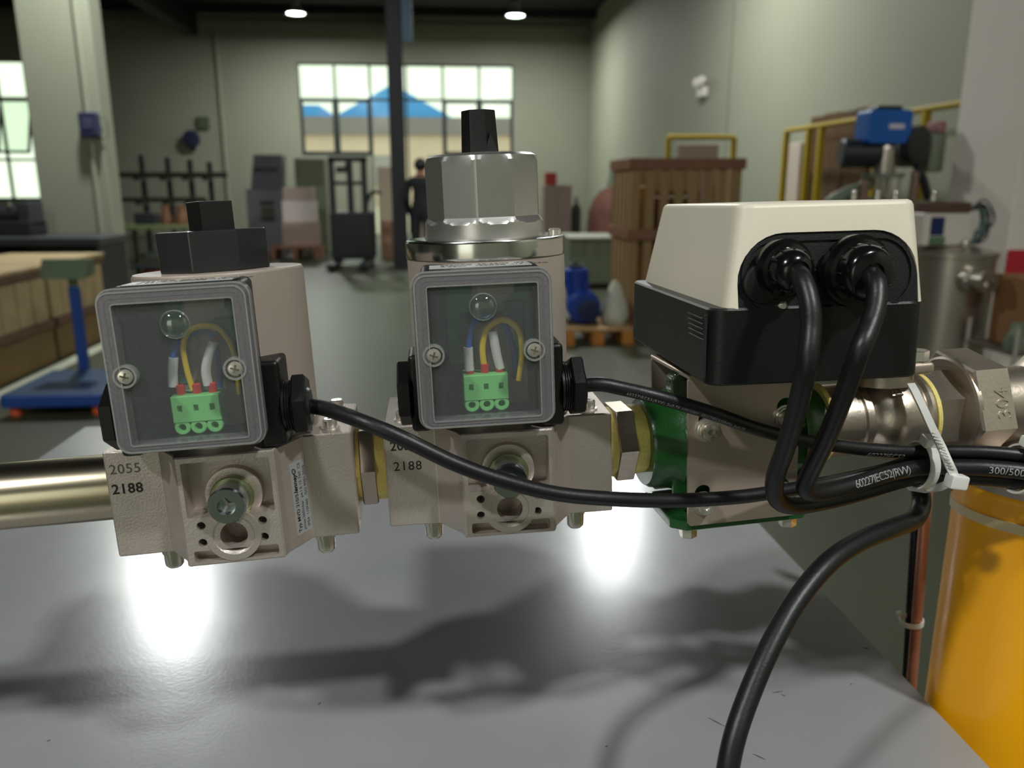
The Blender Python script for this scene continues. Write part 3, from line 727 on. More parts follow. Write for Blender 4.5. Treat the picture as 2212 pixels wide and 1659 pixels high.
W = lambda px, py, n: wld(FG, px, py, n)
# the bundle: one centre line, each cable keeps its own offset (towards the viewer, up) from it, mm
BK = [W(1990, 1004, 40), W(2060, 1004, 46), W(2130, 1006, 52), W(2210, 1014, 58), W(2300, 1030, 62)]
hd = BK[4] - BK[3]; hd.z = 0; hd.normalize(); ce = BK[4] + hd * .05
BK += [ce + hd * .06 * math.sin(R(a)) - Vector((0, 0, .06 * (1 - math.cos(R(a))))) for a in (0, 30, 60, 90)]
BK += [Vector((BK[-1].x, BK[-1].y, z)) for z in (1.05, .6, .0145)]
def bundle(n, z):
    out = []; nv = TOCAM.copy()
    for i, c in enumerate(BK):
        d = (BK[min(i + 1, len(BK) - 1)] - BK[max(i - 1, 0)]).normalized()
        if i == 0: nv = -(FG.to_3x3() @ Vector((0, 1, 0)))
        nv = (nv - d * nv.dot(d)).normalized(); u = nv.cross(d)
        if i == 0: sg = 1 if u.z > 0 else -1
        out.append(c + nv * n * .001 + u * sg * z * .001)
    return out
g1 = F1 @ Vector((.036, -.041, .0515)); g1b = wld(F1, 690, 880, 44)
C1, P1 = cable('black cable sagging from the gland of the valve with the octagonal nut', [g1, g1b, W(740, 895, 56), W(800, 917, 66), W(880, 952, 70), W(980, 1000, 72), W(1080, 1036, 72), W(1200, 1066, 70), W(1330, 1078, 66), W(1460, 1081, 58), W(1590, 1074, 52), W(1690, 1060, 45), W(1800, 1040, 35), W(1900, 1018, 33)] + bundle(-5.5, 1.0), .0036)
g2 = F2 @ Vector((.036, -.041, .0515)); g2b = wld(F2, 1290, 830, 43)
C2, P2 = cable('black cable with tiny white print from the gland of the fluted valve', [g2, g2b, W(1340, 838, 48), W(1430, 860, 52), W(1540, 893, 50), W(1640, 928, 47), W(1740, 952, 44), W(1850, 968, 41), W(1925, 974, 40)] + bundle(-.5, 7.3), .0036)
a1 = FA @ ((GL[0][0] - GL[0][1] * 4) * .001); a1o = wld(FA, 1733, 604, 94)
C3, P3 = cable('black cable dropping from the smaller gland of the actuator box', [a1, a1o, W(1748, 650, 100), W(1752, 705, 104), W(1742, 790, 108), W(1722, 880, 100), W(1696, 970, 88), W(1674, 1035, 76), W(1678, 1078, 66), W(1712, 1093, 56), W(1780, 1084, 48), W(1860, 1064, 43), W(1930, 1042, 40)] + bundle(-1.5, -7.3), .0044)
a2 = FA @ ((GL[1][0] - GL[1][1] * 4) * .001); a2o = wld(FA, 1892, 610, 94)
C4, P4 = cable('black cable dropping from the larger gland of the actuator box', [a2, a2o, W(1893, 652, 100), W(1882, 696, 104), W(1856, 760, 109), W(1824, 850, 102), W(1786, 945, 91), W(1749, 1022, 80), W(1740, 1056, 72), W(1772, 1064, 64), W(1850, 1045, 56), W(1925, 1022, 50)] + bundle(5.0, .4), .0044)
C5, P5 = cable('thick black cable hanging from the bundle over the steel table', bundle(-18, -1)[:0:-1] + [W(2022, 1008, 24), W(1996, 1022, 23), W(1988, 1050, 25), W(1990, 1090, 32), W(1975, 1122, 42), W(1930, 1140, 54), W(1860, 1168, 66), W(1790, 1215, 78), W(1720, 1298, 90), W(1660, 1405, 102), W(1615, 1510, 112), W(1585, 1600, 120), W(1568, 1690, 126), W(1558, 1800, 130)], .0051)
print_on(P2, C2, '60227IEC53(RVV) 2x0.75 300/500V  60227IEC53(RVV) 2x0.75', 22, .0021, .0036, TOCAM - Vector((0, 0, .55)), space=1.2)
i4 = min(range(len(P4)), key=lambda i: (P4[i] - W(1832, 1050, 56)).length)
print_on(P4, C4, '60227IEC52(RVV)', i4, .0060, .0044, TOCAM, space=.86)
print_on(P4, C4, '300/500V', min(range(len(P4)), key=lambda i: (P4[i] - W(2130, 1004, 56)).length), .0052, .0044, TOCAM - Vector((0, 0, .2)))
i2 = min(range(len(P2)), key=lambda i: (P2[i] - W(1868, 970, 41)).length)
print_on(P2, C2, '60227IEC52', i2, .0046, .0036, TOCAM - Vector((0, 0, .75)))

# ------------------------------------------------------------------ copper tube with its thin black cable
cz = lambda px, py, y: (lambda v: Vector((0, 0, CAM_H)) + v * (y / v.y))(ray(px, py))
c0, c1 = cz(2006, 1020, .53), cz(1974, 1420, .535)
dv = (c1 - c0)
def down(p, d, z): return p + d * ((z - p.z) / d.z)
o = tag(B().tube([c0 - dv * .06, c0, c1, down(c1, dv, .02)], .0040, 16, smooth=False).obj('copper_tube', M_COP), 'thin bare copper tube running down beside the table edge', 'tube')
d0, d1 = cz(1984, 1020, .540), cz(1961, 1420, .545)
o, _ = cable('thin black cable strapped to the copper tube', [d0 - (d1 - d0) * .05, d0, d1, down(d1, d1 - d0, .02)], .0034)

# ------------------------------------------------------------------ nylon ties
def strap(b, pts, w, th, side):
    """flat band along a path; side = direction of its width"""
    t = bmesh.new(); prev = None; n = len(pts)
    for i, p in enumerate(pts):
        d = (pts[(i + 1) % n if i + 1 < n else i] - pts[max(i - 1, 0)]).normalized()
        s_ = (side - d * side.dot(d)).normalized(); u = d.cross(s_)
        ring = [t.verts.new(p + s_ * a * w / 2 + u * c * th / 2) for a, c in ((-1, -1), (1, -1), (1, 1), (-1, 1))]
        if prev:
            for k in range(4): t.faces.new((prev[k], prev[(k + 1) % 4], ring[(k + 1) % 4], ring[k]))
        else: t.faces.new(ring)
        prev = ring
    t.faces.new(prev[::-1])
    bmesh.ops.recalc_face_normals(t, faces=t.faces[:])
    return b._merge(t)
def tie(label, c, rx, rz, ax, upv, head_ang, tail=None, w=.0042, head=(.0062, .0052, .0048), group='white nylon cable ties'):
    """a loop round axis ax, elliptical, with a ratchet head at head_ang (degrees from the viewer side upwards)"""
    t = thing('cable_tie', label, 'cable tie', loc=c, group=group)
    ax = ax.normalized(); up = (upv - ax * upv.dot(ax)).normalized(); fw = up.cross(ax)
    if fw.dot(TOCAM) < 0: fw = -fw
    loop = [fw * rx * math.cos(2 * PI * k / 36) + up * rz * math.sin(2 * PI * k / 36) for k in range(37)]
    b = B(); strap(b, loop, w, .0011, ax); b.obj('loop', M_TIE, t)
    a = R(head_ang); hp = fw * (rx + .0022) * math.cos(a) + up * (rz + .0022) * math.sin(a)
    tang = (-fw * math.sin(a) * rx + up * math.cos(a) * rz).normalized(); nn = ax.cross(tang)
    mt = Matrix((ax, tang, nn)).transposed().to_4x4(); mt.translation = hp
    B().box(-head[0] / 2, head[0] / 2, -head[1] / 2, head[1] / 2, -head[2] / 2, head[2] / 2, .0012, 2, m=mt).obj('head', M_TIE, t)
    if tail is not None:
        b = B(); strap(b, [hp, hp + (tail - hp) * .5 if isinstance(tail, Vector) else hp, tail], w * .8, .001, ax); b.obj('tail', M_TIE, t)
    return t
gx = FG.to_3x3() @ Vector((1, 0, 0)); gz = FG.to_3x3() @ Vector((0, 0, 1))
cA = W(1988, 1004, 40)
tie('white cable tie with its head on top of the cable bundle', cA, .0122, .0128, gx * 1 - gz * .12, gz, 74, w=.0054, head=(.0085, .0072, .0060))
cC = W(2205, 1013, 57.6)
tie('white cable tie round the cable bundle next to the stainless elbow', cC, .0122, .0128, gx - gz * .2, gz, 84, w=.0054, head=(.0085, .0070, .0060))
# long tie: from the ball valve down over the bundle, head hanging below
t = thing('cable_tie', 'long white cable tie slung from the ball valve over the bundle', 'cable tie', loc=W(2064, 1030, 50), group='white nylon cable ties')
org = t.location.copy()
L_ = [W(1967, 829, 24.6), W(1976, 845, 28.5), W(1993, 880, 34), W(2014, 926, 44), W(2034, 966, 56), W(2048, 998, 59.5), W(2057, 1018, 60.5), W(2062, 1032, 58.5)]
b = B(); strap(b, [p - org for p in L_], .0046, .0012, gx); sb = b.obj('loop', M_TIE, t)
b = B(); strap(b, [p - org for p in (W(2060, 1040, 56), W(2030, 1053, 48), W(1998, 1057, 40), W(1966, 1052, 31), W(1950, 1036, 22))], .0040, .0012, TOCAM.cross(gx)); b.obj('tail', M_TIE, t)
for k in range(12):
    p = W(2020 + 34 * k / 11, 938 + 74 * k / 11, 48.2 + (11.5 * min(k, 5) / 5 if k < 5 else 11.5 + 1.2 * (k - 5) / 6))
    B().box(-.0017, .0017, -.0004, .0004, -.00025, .00025, m=Matrix.Translation(p - org) @ RZ @ Matrix.Rotation(R(20), 4, 'Y')).obj('tooth', mat('nylon_tooth', (176, 170, 168), .5), t)
B().box(-.0052, .0052, -.0034, .0034, -.0038, .0038, .0013, 2, m=Matrix.Translation(W(2066, 1040, 60) - org) @ FG.to_3x3().to_4x4() @ Matrix.Rotation(R(12), 4, 'Y')).obj('head', M_TIE, t)
# tie round copper tube
pt = c0 + dv * .80
tie('white cable tie holding the thin black cable to the copper tube', pt + Vector((-.003, .002, 0)), .0078, .0085, dv, gx, 200, w=.0038, head=(.006, .006, .005))
# pale band round the yellow pipe
yb = Vector((yw.x, yw.y, yw.z - .072))
t = thing('cable_tie', 'pale nylon strap round the thick yellow gas pipe', 'cable tie', loc=yb, group='white nylon cable ties')
b = B()
loop = [Vector((.0454 * math.cos(2 * PI * k / 60), .0454 * math.sin(2 * PI * k / 60), .004 * math.cos(2 * PI * k / 60 + 2.4))) for k in range(61)]
strap(b, loop, .006, .0012, Vector((0, 0, 1))); b.obj('loop', mat('pale_nylon', (226, 205, 160), .4), t)
B().box(-.004, .004, -.003, .003, -.005, .005, .001, 2, m=Matrix.Translation((.03, .036, -.002))).obj('head', MATS['pale_nylon'], t)

# ------------------------------------------------------------------ steel table
TZ = 1.03
def plate_material():
    m = bpy.data.materials.new('galvanised_sheet'); m.use_nodes = True; nt = m.node_tree; p = nt.nodes['Principled BSDF']
    p.inputs['Metallic'].default_value = .15
    tc = nt.nodes.new('ShaderNodeTexCoord')
    def noise(sc, det, stretch=(1, 1, 1)):
        mp = nt.nodes.new('ShaderNodeMapping'); mp.inputs['Scale'].default_value = stretch
        n = nt.nodes.new('ShaderNodeTexNoise'); n.inputs['Scale'].default_value = sc; n.inputs['Detail'].default_value = det
        nt.links.new(tc.outputs['Object'], mp.inputs[0]); nt.links.new(mp.outputs[0], n.inputs[0]); return n
    n1 = noise(7, 4); n2 = noise(420, 2); n3 = noise(60, 6, (1, .25, 1))
    ramp = nt.nodes.new('ShaderNodeValToRGB')
    ramp.color_ramp.elements[0].position = .3; ramp.color_ramp.elements[0].color = lin((140, 141, 144))
    ramp.color_ramp.elements[1].position = .7; ramp.color_ramp.elements[1].color = lin((152, 152, 154))
    nt.links.new(n1.outputs['Fac'], ramp.inputs[0]); nt.links.new(ramp.outputs[0], p.inputs['Base Color'])
    mr = nt.nodes.new('ShaderNodeMapRange'); mr.inputs[3].default_value = .20; mr.inputs[4].default_value = .25
    nt.links.new(n3.outputs['Fac'], mr.inputs[0]); nt.links.new(mr.outputs[0], p.inputs['Roughness'])
    bp = nt.nodes.new('ShaderNodeBump'); bp.inputs['Strength'].default_value = .04; bp.inputs['Distance'].default_value = .001
    nt.links.new(n2.outputs['Fac'], bp.inputs['Height']); nt.links.new(bp.outputs[0], p.inputs['Normal'])
    return m
M_SHEET = plate_material(); MATS['sheet'] = M_SHEET
X0, X1, Y0, Y1 = -.503, .3135, .22, 1.14
t = thing('steel_table', 'grey galvanised sheet metal table top under the gas train', 'table', loc=((X0 + X1) / 2, (Y0 + Y1) / 2, 0))
cx, cy = (X0 + X1) / 2, (Y0 + Y1) / 2; hx, hy = (X1 - X0) / 2, (Y1 - Y0) / 2
B().box(-hx, hx, -hy, hy, TZ - .004, TZ, .0012, 2).obj('table_top', M_SHEET, t)
for nm, a in (('front_apron', (-hx, hx, -hy, -hy + .004)), ('back_apron', (-hx, hx, hy - .004, hy)), ('side_apron', (-hx, -hx + .004, -hy + .005, hy - .005)), ('side_apron', (hx - .004, hx, -hy + .005, hy - .005))):
    B().box(*a, TZ - .06, TZ - .0035).obj(nm, M_SHEET, t)
for sx in (-1, 1):
    for sy in (-1, 1):
        B().box(min(sx * (hx - .01), sx * (hx - .05)), max(sx * (hx - .01), sx * (hx - .05)), min(sy * (hy - .01), sy * (hy - .05)), max(sy * (hy - .01), sy * (hy - .05)), 0, TZ - .004, .002, 1).obj('leg', mat('grey_steel_frame', (96, 100, 102), .45, .6), t)
# a few swarf slivers lying on the sheet
for px, py, a, L in ((1680, 1495, .1, .008), (1692, 1502, -.7, .003), (1690, 1258, .3, .002), (1870, 1400, -.3, .003), (1838, 1478, 0, .0015), (1548, 1560, -.9, .012), (1640, 1635, -.8, .008), (105, 1600, .6, .002), (1310, 1612, .4, .002), (690, 1520, .9, .003)):
    v = ray(px, py); p = Vector((0, 0, CAM_H)) + v * ((TZ - CAM_H) / v.z)
    s_ = B().prism([(-L / 2, -.0002), (0, -.00045), (L / 2, 0), (0, .0003)], 'z', 0, .0004).obj('metal_sliver', mat('swarf', (88, 86, 100), .4, .6))
    s_.location = (p.x, p.y, TZ - .00005); s_.rotation_euler = (0, 0, a)
    tag(s_, 'tiny dark sliver of swarf lying on the steel table', 'sliver', 'swarf slivers on the table')
# ------------------------------------------------------------------ right side of the hall
M_WOOD = mat('raw_pine', (158, 128, 88), .65, 0, .18, 6, stretch=(1, 1, .15))
M_WOODR = mat('reddish_pine', (136, 94, 70), .65, 0, .18, 6)
M_YRAIL = mat('yellow_rail_paint', (176, 150, 24), .45)
M_DK = mat('dark_machine_paint', (36, 38, 42), .5)
M_BLUE = mat('blue_machine_paint', (22, 58, 150), .4)
M_GREYG = mat('grey_green_paint', (112, 122, 104), .5)
M_ST2 = mat('vessel_stainless', (186, 178, 168), .3, .9, .05, 4)
# slatted crate
t = thing('slatted_crate', 'tall wooden crate with upright slats behind the actuator box', 'crate', loc=(2.28, 7.95, 0))
hw, hd, H_ = .53, .42, 1.60
for sy in (-1, 1):
    for z in (.16, .86, H_ - .10):
        B().box(-hw - .02, hw + .02, sy * hd - .015, sy * hd + .015, z, z + .10, .004, 1).obj('rail', M_WOODR, t)
    for k in range(8):
        x = -hw + .05 + k * (2 * hw - .1) / 7
        B().box(x - .042, x + .042, sy * (hd - .03) - .012, sy * (hd - .03) + .012, .14, H_ - .02).obj('slat', M_WOOD, t)
for sx in (-1, 1):
    for z in (.16, .86, H_ - .10):
        B().box(sx * hw - .015, sx * hw + .015, -hd + .02, hd - .02, z, z + .10, .004, 1).obj('rail', M_WOODR, t)
    for k in range(5):
        y = -hd + .1 + k * (2 * hd - .2) / 4
        B().box(sx * (hw - .03) - .012, sx * (hw - .03) + .012, y - .05, y + .05, .14, H_ - .02).obj('slat', M_WOOD, t)
for y in (-.35, 0, .35): B().box(-hw, hw, y - .05, y + .05, 0, .12).obj('skid', M_WOODR, t)
B().box(-hw, hw, -hd, hd, .12, .145).obj('deck', M_WOODR, t)
B().box(-.30, .18, -.2, .25, .145, 1.25, .02, 2).obj('packed_machine', mat('packed_dark_brown', (84, 66, 46), .7), t)
B().box(-.44, -.26, -.30, -.1, .145, 1.35, .02, 2).obj('packed_panel', mat('packed_ochre', (150, 110, 52), .7), t)
def fence(label, pts, z, rails, group=None, xw=.03):
    t = thing('guard_rail', label, 'guard rail', loc=(pts[0][0], pts[0][1], 0), group=group)
    o = Vector((pts[0][0], pts[0][1], 0))
    for x, y in pts: B().box(x - o.x - xw, x - o.x + xw, y - o.y - .03, y - o.y + .03, 0, z, .004, 1).obj('post', M_YRAIL, t)
    for zz in rails:
        a = Vector((*pts[0], zz)) - o; c = Vector((*pts[-1], zz)) - o
        B().cyl(a, c, .028, 10).obj('rail', M_YRAIL, t)
    return t
fence('yellow guard rail along the wall in front of the brown panel', [(3.9, 9.2), (3.9, 8.62), (3.9, 8.33), (3.9, 7.2), (3.9, 6.5), (3.9, 5.6)], 1.93, (1.95, 1.05, .35))
fence('yellow guard rail behind the slatted crate', [(2.66, 9.6), (3.44, 9.6)], 1.90, (1.90, 1.1, .3))
tag(B().box(2.80, 3.30, 9.7, 9.73, 0, 1.83, .005, 1).obj('leaning_board', mat('pinkish_board', (176, 160, 152), .7)), 'pale pinkish board standing behind the yellow rail and crate', 'board')
t = thing('brown_panel', 'dark brown timber panel standing against the wall behind the guard rail', 'panel', loc=(4.19, 8.5, 0))
for k in range(4): B().box(-.04, .04, -.66 + k * .33, -.66 + (k + 1) * .33 - .006, 0, 2.10 - .01 * (k % 2), .004, 1).obj('plank', mat('dark_brown_timber', (92, 66, 34), .7, 0, .2, 4), t)
tag(B().box(4.10, 4.22, 9.25, 9.75, 0, 1.83, .01, 1).obj('pale_sheet', mat('pale_sheet_board', (196, 180, 168), .7)), 'pale sheet of board against the wall beside the brown panel', 'board')
# emergency light on the wall
t = thing('emergency_light', 'small white twin-head emergency light on the right wall', 'light', loc=(4.26, 13.36, 2.82))
B().box(-.09, 0, -.16, .16, -.10, .06, .02, 2).obj('housing', mat('white_housing', (226, 218, 212), .4), t)
for y in (-.12, .12):
    B().lathe([(.05, 0), (.075, .03), (.075, .09), (.06, .1), (0, .1)], (-.05, y, .13), (-1, -.4, 0), 18).obj('lamp_head', MATS['white_housing'], t)
# blue headed dosing unit
t = thing('dosing_unit', 'process valve with bright blue control head and dark motors', 'machine', loc=(3.08, 5.75, 0))
B().prism(rrect(-.16, .15, 1.635, 1.86, .03, 3), 'y', -.22, -.02, .012, 2).obj('control_head', mat('bright_blue_plastic', (18, 92, 178), .4), t)
B().box(-.02, .09, -.228, -.215, 1.73, 1.765, .004, 1).obj('name_plate', mat('pale_name_plate', (214, 206, 222), .4), t)
B().box(-.10, .08, -.2, -.04, 1.855, 1.885, .01, 1).obj('head_cap', M_DK, t)
B().lathe([(.075, 1.42), (.075, 1.60), (.06, 1.64)], (.03, -.12, 0), seg=24).obj('neck', M_ST2, t)
B().cyl((-.26, -.05, 1.575), (.0, -.10, 1.575), .10, 24, bev=.015).obj('drive_motor', M_DK, t)
B().lathe([(.05, 0), (.13, .02), (.13, .09), (.08, .11)], (.20, -.1, 1.63), (.5, -1, 0), 28).obj('gear_disc', M_DK, t)
B().cyl((.36, .25, 1.62), (.345, -.02, 1.62), .135, 24, bev=.03).obj('fan_motor', mat('olive_motor_paint', (72, 84, 60), .5), t)
B().lathe([(.03, 1.41), (.14, 1.41), (.14, 1.44), (.03, 1.44)], (.03, -.12, 0), seg=24).obj('flange', M_GREYG, t)
for x, y in ((-.05, -.2), (.03, -.22), (.11, -.2), (-.05, -.03), (.11, -.03)):
    B().cyl((x, y, 1.22), (x, y, 1.42), .012, 10).obj('tie_rod', M_ST2, t)
B().lathe([(.18, 1.14), (.24, 1.16), (.25, 1.20), (.22, 1.24), (.06, 1.28)], (.03, -.1, 0), seg=28).obj('cover_dome', M_GREYG, t)
B().tube([(-.34, -.1, 1.10), (-.34, -.1, 1.22), (-.22, -.1, 1.30), (-.1, -.1, 1.34), (-.05, -.1, 1.40)], .045, 14, 5).obj('feed_pipe', M_GREYG, t)
B().tube([(.28, -.1, 1.5), (.34, -.1, 1.4), (.42, -.05, 1.28), (.46, 0, 1.2)], .03, 12, 5).obj('drain_pipe', M_DK, t)
B().lathe([(.26, .55), (.26, 1.14), (.2, 1.16)], (.03, -.1, 0), seg=32).obj('housing_drum', M_GREYG, t)
B().lathe([(.0, 1.5), (.11, 1.5), (.12, 1.56), (.11, 1.62), (0, 1.62)], (.03, .12, 0), seg=20).obj('rear_filter', M_GREYG, t)
B().cyl((-.30, -.16, 1.235), (.50, -.10, 1.225), .03, 12).obj('manifold_pipe', M_GREYG, t)
B().cyl((.22, -.2, 1.25), (.22, -.2, 1.45), .028, 12).obj('riser_pipe', mat('rosy_pipe', (140, 112, 100), .4, .5), t)
B().cyl((-.14, -.2, 1.22), (-.14, -.2, 1.40), .022, 12).obj('riser_pipe', MATS['rosy_pipe'], t)
for x in (-.22, -.05, .08, .36): B().lathe([(0, 0), (.02, 0), (.02, .05), (.012, .07), (0, .07)], (x, -.22, 1.255), seg=10).obj('fitting', M_SCREW, t)
B().box(.40, .52, -.05, .1, 1.45, 1.72, .02, 2).obj('rear_gearbox', M_GREYG, t)
B().box(.42, .50, -.06, .08, 1.72, 1.80, .02, 2).obj('warning_cap', mat('pinkish_cap', (150, 104, 104), .5), t)
for x in (-.2, .26):
    for y in (-.28, .08): B().box(x - .025, x + .025, y - .025, y + .025, 0, .7).obj('leg', M_DK, t)
B().box(-.26, .32, -.34, .14, .50, .56).obj('base_frame', M_DK, t)
# stainless vessel
t = thing('stainless_vessel', 'upright stainless vessel with side port beyond the actuator box', 'vessel', loc=(2.89, 4.42, 0))
B().lathe([(0, .16), (.12, .18), (.22, .26), (.235, .34), (.235, .965), (.245, .97), (.245, .995), (.235, 1.0), (.12, 1.03), (0, 1.035)], seg=48).obj('shell', M_ST2, t)
B().lathe([(.075, 0), (.075, .05), (.05, .06), (.05, .12), (.062, .125), (.062, .15), (.032, .15), (.03, .10), (0, .10)], (-.02, -.22, .86), (.12, -1, 0), 28, cap=False).obj('side_port', M_ST2, t)
for k in range(6):
    a = 2 * PI * k / 6
    B().cyl((-.02 + .064 * math.cos(a), -.22, .86 + .064 * math.sin(a)), (-.014 + .064 * math.cos(a), -.29, .86 + .064 * math.sin(a)), .009, 8).obj('port_bolt', M_ST2, t)
for k in range(3):
    a = 2 * PI * k / 3 + .5
    B().cyl((.19 * math.cos(a), .19 * math.sin(a), 0), (.19 * math.cos(a), .19 * math.sin(a), .36), .018, 10).obj('leg', M_ST2, t)
B().ball((-.02, -.15, 1.05), .022).obj('lid_knob', M_SCREW, t)
# control box with wires on the vessel
t = thing('control_box', 'open white control box with a tangle of wires on the stainless vessel', 'control box', loc=(2.80, 4.40, 1.034))
B().box(-.15, .13, -.08, .08, 0, .175, .006, 1).obj('casing', mat('white_enclosure', (206, 196, 188), .5), t)
B().box(-.11, -.03, -.086, -.078, .055, .155, .004, 1).obj('display', mat('navy_display', (28, 40, 84), .2), t)
B().box(-.11, -.02, -.092, -.078, .005, .05, .004, 1).obj('terminal_strip', mat('green_terminals', (84, 110, 80), .5), t)
B().box(-.12, .12, -.08, .08, .176, .235, .01, 2).obj('lid_tray', mat('rusty_brown_tray', (86, 58, 44), .7), t)
for k in range(14):
    r0 = random.random(); r1 = random.random(); r2 = random.random()
    B().tube([(.10 + .02 * r0, -.07, .19), (.15 + .06 * r1, -.08 - .02 * r0, .19 + .06 * r2), (.17 + .09 * r2, -.08, .10 + .09 * r0), (.16 + .09 * r0, -.07, .03 + .06 * r1), (.14 + .06 * r2, -.06, .005)], .0035 + .002 * r0, 8, 5).obj('loose_wire', (M_DK, mat('grey_wire', (100, 104, 96), .5), mat('teal_wire', (60, 96, 96), .5))[k % 3], t)
# trolley with carton at the far right
t = thing('parts_trolley', 'low metal trolley with small pipe parts in front of the white pillar', 'trolley', loc=(3.10, 3.95, 0))
for z in (.20, .52): B().box(-.24, .40, -.2, .2, z, z + .02, .004, 1).obj('shelf', mat('trolley_steel', (110, 100, 88), .5, .5), t)
for x in (-.23, .39):
    for y in (-.19, .19): B().cyl((x, y, .06), (x, y, .66), .012, 10).obj('post', mat('trolley_post', (186, 180, 172), .4, .6), t)
for x in (-.23, .39):
    for y in (-.19, .19): B().lathe([(0, -.012), (.03, -.012), (.03, .012), (0, .012)], (x, y, .03), (0, 1, 0), 16).obj('castor', M_DK, t)
tag(B().box(2.97, 3.32, 3.86, 4.12, .54, .90, .004, 1).obj('carton', mat('brown_cardboard', (142, 100, 62), .8, 0, .08, 10)), 'brown cardboard carton on the trolley by the white pillar', 'carton')
tag(B().lathe([(0, 0), (.05, 0), (.055, .05), (.03, .1), (.03, .14), (0, .14)], (2.92, 3.84, .54), seg=18).obj('pipe_fitting', M_GREYG), 'small dull pipe fitting standing on the trolley shelf', 'pipe fitting')
tag(B().lathe([(0, 0), (.06, 0), (.06, .08), (.045, .1), (0, .1)], (2.98, 3.82, .22), seg=18).obj('dark_canister', M_DK), 'short dark canister on the lower trolley shelf', 'canister')
tag(B().tube([(3.02, 3.72, .24), (3.06, 3.71, .42), (3.12, 3.70, .62)], .010, 10, 4).obj('orange_hose', mat('orange_hose', (240, 84, 40), .5)), 'thin bright orange hose leaning on the trolley', 'hose')
# pallet with blue pump and sack
t = thing('wooden_pallet', 'small wooden pallet on the floor under the blue pump', 'pallet', loc=(1.36, 7.2, 0))
for x in (-.26, 0, .26): B().box(x - .05, x + .05, -.33, .33, .02, .12, .004, 1).obj('block', mat('orange_pine', (190, 124, 52), .7, 0, .15, 6), t)
for k in range(5): B().box(-.31, .31, -.33 + k * .142, -.33 + k * .142 + .095, .12, .145, .003, 1).obj('board', mat('pallet_board', (176, 140, 96), .7, 0, .15, 6), t)
for x in (-.26, 0, .26): B().box(x - .05, x + .05, -.33, .33, 0, .02).obj('runner', MATS['orange_pine'], t)
t = thing('blue_pump', 'blue painted pump and motor standing on the wooden pallet', 'pump', loc=(1.28, 7.2, .145))
B().cyl((-.02, -.15, .16), (.0, .18, .16), .15, 28, bev=.03).obj('volute', M_BLUE, t)
B().cyl((-.05, .0, .22), (-.08, .0, .50), .11, 24, bev=.02).obj('motor', M_BLUE, t)
B().lathe([(.07, 0), (.07, .03), (.03, .035), (.03, .06)], (-.08, 0, .50), seg=16).obj('motor_cap', M_DK, t)
B().box(-.16, .12, -.12, .16, 0, .03).obj('foot', M_DK, t)
B().lathe([(.10, 0), (.10, .03), (.05, .04)], (.02, -.15, .13), (0, -1, 0), 24).obj('suction_flange', mat('navy_flange', (16, 30, 74), .5), t)
s_ = B()
s_.lathe([(.10, 0), (.13, .06), (.11, .16), (.075, .26), (.05, .34), (.02, .38), (0, .385)], seg=20, rfun=lambda r, h, th: r * (1 + .12 * math.sin(3 * th + 9 * h)))
so = s_.obj('white_sack', mat('white_sackcloth', (206, 206, 190), .8)); so.location = (1.55, 7.15, .144)
tag(so, 'slumped white sack leaning beside the blue pump', 'sack')
# bins, cabinet, red box, extinguisher, covered bale
t = thing('storage_bin', 'low grey-green metal bin behind the blue pump', 'bin', loc=(2.12, 11.1, 0))
B().box(-.42, .48, -.4, .4, .08, .68, .02, 2).obj('bin_body', M_GREYG, t)
B().box(-.44, .50, -.42, .42, .66, .70, .01, 1).obj('bin_rim', mat('pale_bin_rim', (150, 152, 136), .5), t)
for x in (-.36, .42):
    for y in (-.34, .34): B().box(x - .04, x + .04, y - .04, y + .04, 0, .09).obj('foot', M_DK, t)
s_ = B()
s_.lathe([(.36, 0), (.42, .2), (.40, .6), (.38, .95), (.30, 1.15), (.18, 1.28), (0, 1.34)], seg=36, rfun=lambda r, h, th: r * (1 + .09 * math.sin(3 * th + 2 * h) + .05 * math.sin(7 * th - 5 * h)))
so = s_.obj('covered_bale', mat('maroon_tarpaulin', (96, 58, 46), .75, 0, .3, 3)); so.location = (2.72, 13.0, 0); so.scale = (1, .8, 1)
tag(so, 'bulky heap under a maroon brown tarpaulin near the crate', 'bale')
o = tag(B().box(-.04, .04, -.02, .02, 0, 1.65, .005, 1).obj('grey_plank', M_GREYG), 'grey-green plank leaning over the tarpaulin heap', 'plank'); o.location = (2.55, 13.5, 0); o.rotation_euler = (0, R(10), 0)
t = thing('low_cabinet', 'pinkish steel cabinet at the far end with a red box on top', 'cabinet', loc=(2.72, 19.2, 0))
B().box(-.32, .32, -.25, .25, .04, 1.36, .01, 1).obj('carcass', mat('pinkish_steel', (150, 128, 118), .6), t)
for s__ in (-1, 1): B().box(min(s__ * .01, s__ * .30), max(s__ * .01, s__ * .30), -.262, -.25, .08, 1.32, .004, 1).obj('door', MATS['pinkish_steel'], t)
B().box(-.30, .30, -.23, .23, 0, .04).obj('plinth', M_DK, t)
tag(B().box(2.44, 2.70, 19.05, 19.3, 1.36, 1.64, .01, 1).obj('red_box', mat('red_box_paint', (166, 34, 32), .5)), 'bright red box standing on the pinkish cabinet', 'box')
t = thing('gas_cylinder', 'dark slim cylinder standing between the cabinet and the corner', 'cylinder', loc=(3.22, 19.4, 0))
B().lathe([(.11, 0), (.12, .03), (.12, .80), (.07, .92), (.04, .95), (0, .95)], seg=20).obj('cylinder', mat('dark_olive_cylinder', (40, 46, 34), .5), t)
B().lathe([(.035, .94), (.035, 1.05), (.06, 1.06), (0, 1.1)], seg=12).obj('valve_head', M_DK, t)

